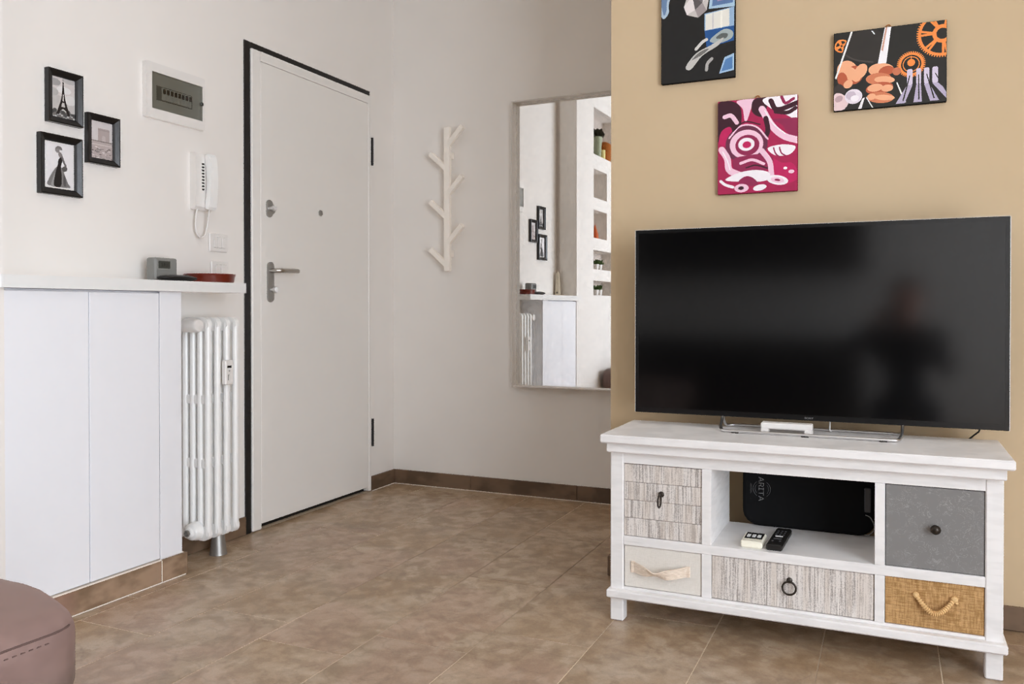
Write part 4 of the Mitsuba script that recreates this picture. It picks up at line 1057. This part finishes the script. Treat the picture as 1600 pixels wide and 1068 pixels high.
# ------------------------------------------------------------------ behind the camera: dark units mirrored in the dark screen
sb = thing('sideboard', 'dark low sideboard along the rear wall, a dim reflection in the screen', 'sideboard')
obj('body', bx(0.40, 2.32, YB + 0.002, YB + 0.45, 0.06, 0.72, 0.004), 'mat_walnut', sb)
obj('base', bx(0.45, 2.27, YB + 0.05, YB + 0.40, 0.0005, 0.0605), 'mat_black', sb)
for i in range(3):
    obj('door', bx(0.405 + i * 0.638, 0.405 + i * 0.638 + 0.634, YB + 0.45, YB + 0.468, 0.065, 0.715, 0.002), 'mat_walnut', sb)
wc = thing('wall_cabinet', 'dark wall cabinet above the sideboard, a dim reflection in the screen', 'cabinet')
obj('body', bx(0.40, 2.34, YB + 0.002, YB + 0.34, 1.27, 2.20, 0.004), 'mat_walnut', wc)
for i in range(3):
    obj('door', bx(0.405 + i * 0.645, 0.405 + i * 0.645 + 0.641, YB + 0.34, YB + 0.358, 1.275, 2.195, 0.002), 'mat_walnut', wc)

# ------------------------------------------------------------------ the photographer, kneeling behind the camera: a dark figure mirrored in the screen
mat('mat_skin', (196, 138, 116), 0.5, 0.4)
mat('mat_hair', (38, 28, 24), 0.6, 0.3)
mat('mat_dark_shirt', (26, 26, 30), 0.85, 0.2)
mat('mat_dark_trousers', (30, 32, 40), 0.85, 0.2)
def sph(p, r):
    return manifold3d.Manifold.sphere(r, 20).translate([float(x) for x in p])
def chain(joints):
    return [manifold3d.Manifold.hull(sph(*a) + sph(*b)) for a, b in zip(joints[:-1], joints[1:])]
def flesh(bones, edge=0.02, smooth_steps=8):
    m = bones[0]
    for b in bones[1:]:
        m = m + b
    m = m.refine_to_length(edge).to_mesh()
    t = trimesh.Trimesh(m.vert_properties[:, :3], m.tri_verts, process=True)
    trimesh.smoothing.filter_taubin(t, lamb=0.5, nu=0.53, iterations=smooth_steps)
    return t
hipL, hipR = (2.50, -4.64, 0.30), (2.72, -4.64, 0.30)
kneeL, kneeR = (2.42, -4.28, 0.075), (2.80, -4.28, 0.075)
ankL, ankR = (2.47, -4.70, 0.065), (2.75, -4.70, 0.065)
shL, shR = (2.43, -4.50, 0.79), (2.79, -4.50, 0.79)
elL, elR = (2.24, -4.36, 0.70), (2.84, -4.28, 0.60)
wrL, wrR = (2.44, -4.19, 0.87), (2.63, -4.17, 0.86)
headc = (2.61, -4.43, 1.03)
def torso(g):
    return (chain([((2.61, -4.64, 0.34), 0.13 + g), ((2.61, -4.60, 0.50), 0.115 + g), ((2.61, -4.53, 0.66), 0.125 + g), ((2.61, -4.50, 0.78), 0.085 + g)])
            + chain([((2.50, -4.54, 0.68), 0.095 + g), (shL, 0.058 + g)]) + chain([((2.72, -4.54, 0.68), 0.095 + g), (shR, 0.058 + g)])
            + chain([(hipL, 0.095 + g), (hipR, 0.095 + g)]) + chain([(shL, 0.055 + g), ((2.61, -4.49, 0.82), 0.06 + g), (shR, 0.055 + g)]))
def arms(g, to_wrist=True):
    return chain([(shL, 0.055 + g), (elL, 0.042 + g), (wrL, 0.028 + g)]) + chain([(shR, 0.055 + g), (elR, 0.042 + g), (wrR, 0.028 + g)])
def legs(g):
    return chain([(hipL, 0.092 + g), (kneeL, 0.060 + g), (ankL, 0.042 + g)]) + chain([(hipR, 0.092 + g), (kneeR, 0.060 + g), (ankR, 0.042 + g)])
def hand(w, palm, side):
    w, palm = np.array(w), np.array(palm)
    out = chain([(w, 0.026), (palm, 0.031)])
    for k in range(4):
        b = palm + [0, 0.012, 0.024 - 0.017 * k]
        L = (0.034, 0.038, 0.036, 0.028)[k]
        out += chain([(b, 0.010), (b + [side * L, 0.020, 0.004], 0.009), (b + [side * (L + 0.020), -0.006, 0.002], 0.008)])
    out += chain([(palm + [0, -0.012, 0.018], 0.012), (palm + [side * 0.022, -0.022, 0.034], 0.010), (palm + [side * 0.044, -0.014, 0.036], 0.009)])
    return out
head = (chain([(headc, 0.088), ((2.61, -4.445, 1.06), 0.092)]) + chain([((2.61, -4.40, 1.01), 0.068), ((2.61, -4.372, 0.955), 0.036)])
        + chain([((2.61, -4.49, 0.84), 0.056), ((2.61, -4.455, 0.96), 0.054)]) + chain([((2.61, -4.345, 1.045), 0.012), ((2.61, -4.328, 1.008), 0.016)])
        + [sph((2.522, -4.44, 1.02), 0.020), sph((2.698, -4.44, 1.02), 0.020)]
        + chain([((2.590, -4.352, 0.982), 0.010), ((2.630, -4.352, 0.982), 0.010)]))
person = thing('person', 'dim kneeling person in dark clothes, seen only as a reflection in the television', 'person')
obj('body', flesh(torso(-0.012) + arms(-0.008) + legs(-0.012) + head + hand(wrL, (2.462, -4.150, 0.925), 1) + hand(wrR, (2.605, -4.140, 0.920), -1), 0.018, 5), 'mat_skin', person, smooth=True)
obj('shirt', flesh(torso(0.004) + arms(0.004), 0.02, 8), 'mat_dark_shirt', person, smooth=True)
obj('trousers', flesh(legs(0.006) + chain([(hipL, 0.108), ((2.61, -4.64, 0.34), 0.138), (hipR, 0.108)]), 0.02, 8), 'mat_dark_trousers', person, smooth=True)
for a in (ankL, ankR):
    obj('shoe', flesh(chain([((a[0], -4.68, 0.055), 0.050), ((a[0], -4.82, 0.046), 0.044), ((a[0], -4.90, 0.042), 0.036)]), 0.02, 5), 'mat_black', person, smooth=True)
hr = flesh(chain([((2.61, -4.462, 1.075), 0.098), ((2.61, -4.475, 1.02), 0.092)]) + chain([((2.56, -4.40, 1.125), 0.035), ((2.66, -4.40, 1.125), 0.035)]), 0.015, 5)
obj('hair', hr, 'mat_hair', person, smooth=True)
for x in (2.578, 2.642):
    obj('eye', ball((x, -4.349, 1.030), 0.0125, 2), 'mat_white_plastic', person, smooth=True)
cm = thing('phone', 'black phone held up by the kneeling person, unseen but for the reflection', 'phone')
obj('body', bx(2.482, 2.598, -4.118, -4.108, 0.895, 0.962, 0.003), 'mat_black', cm)
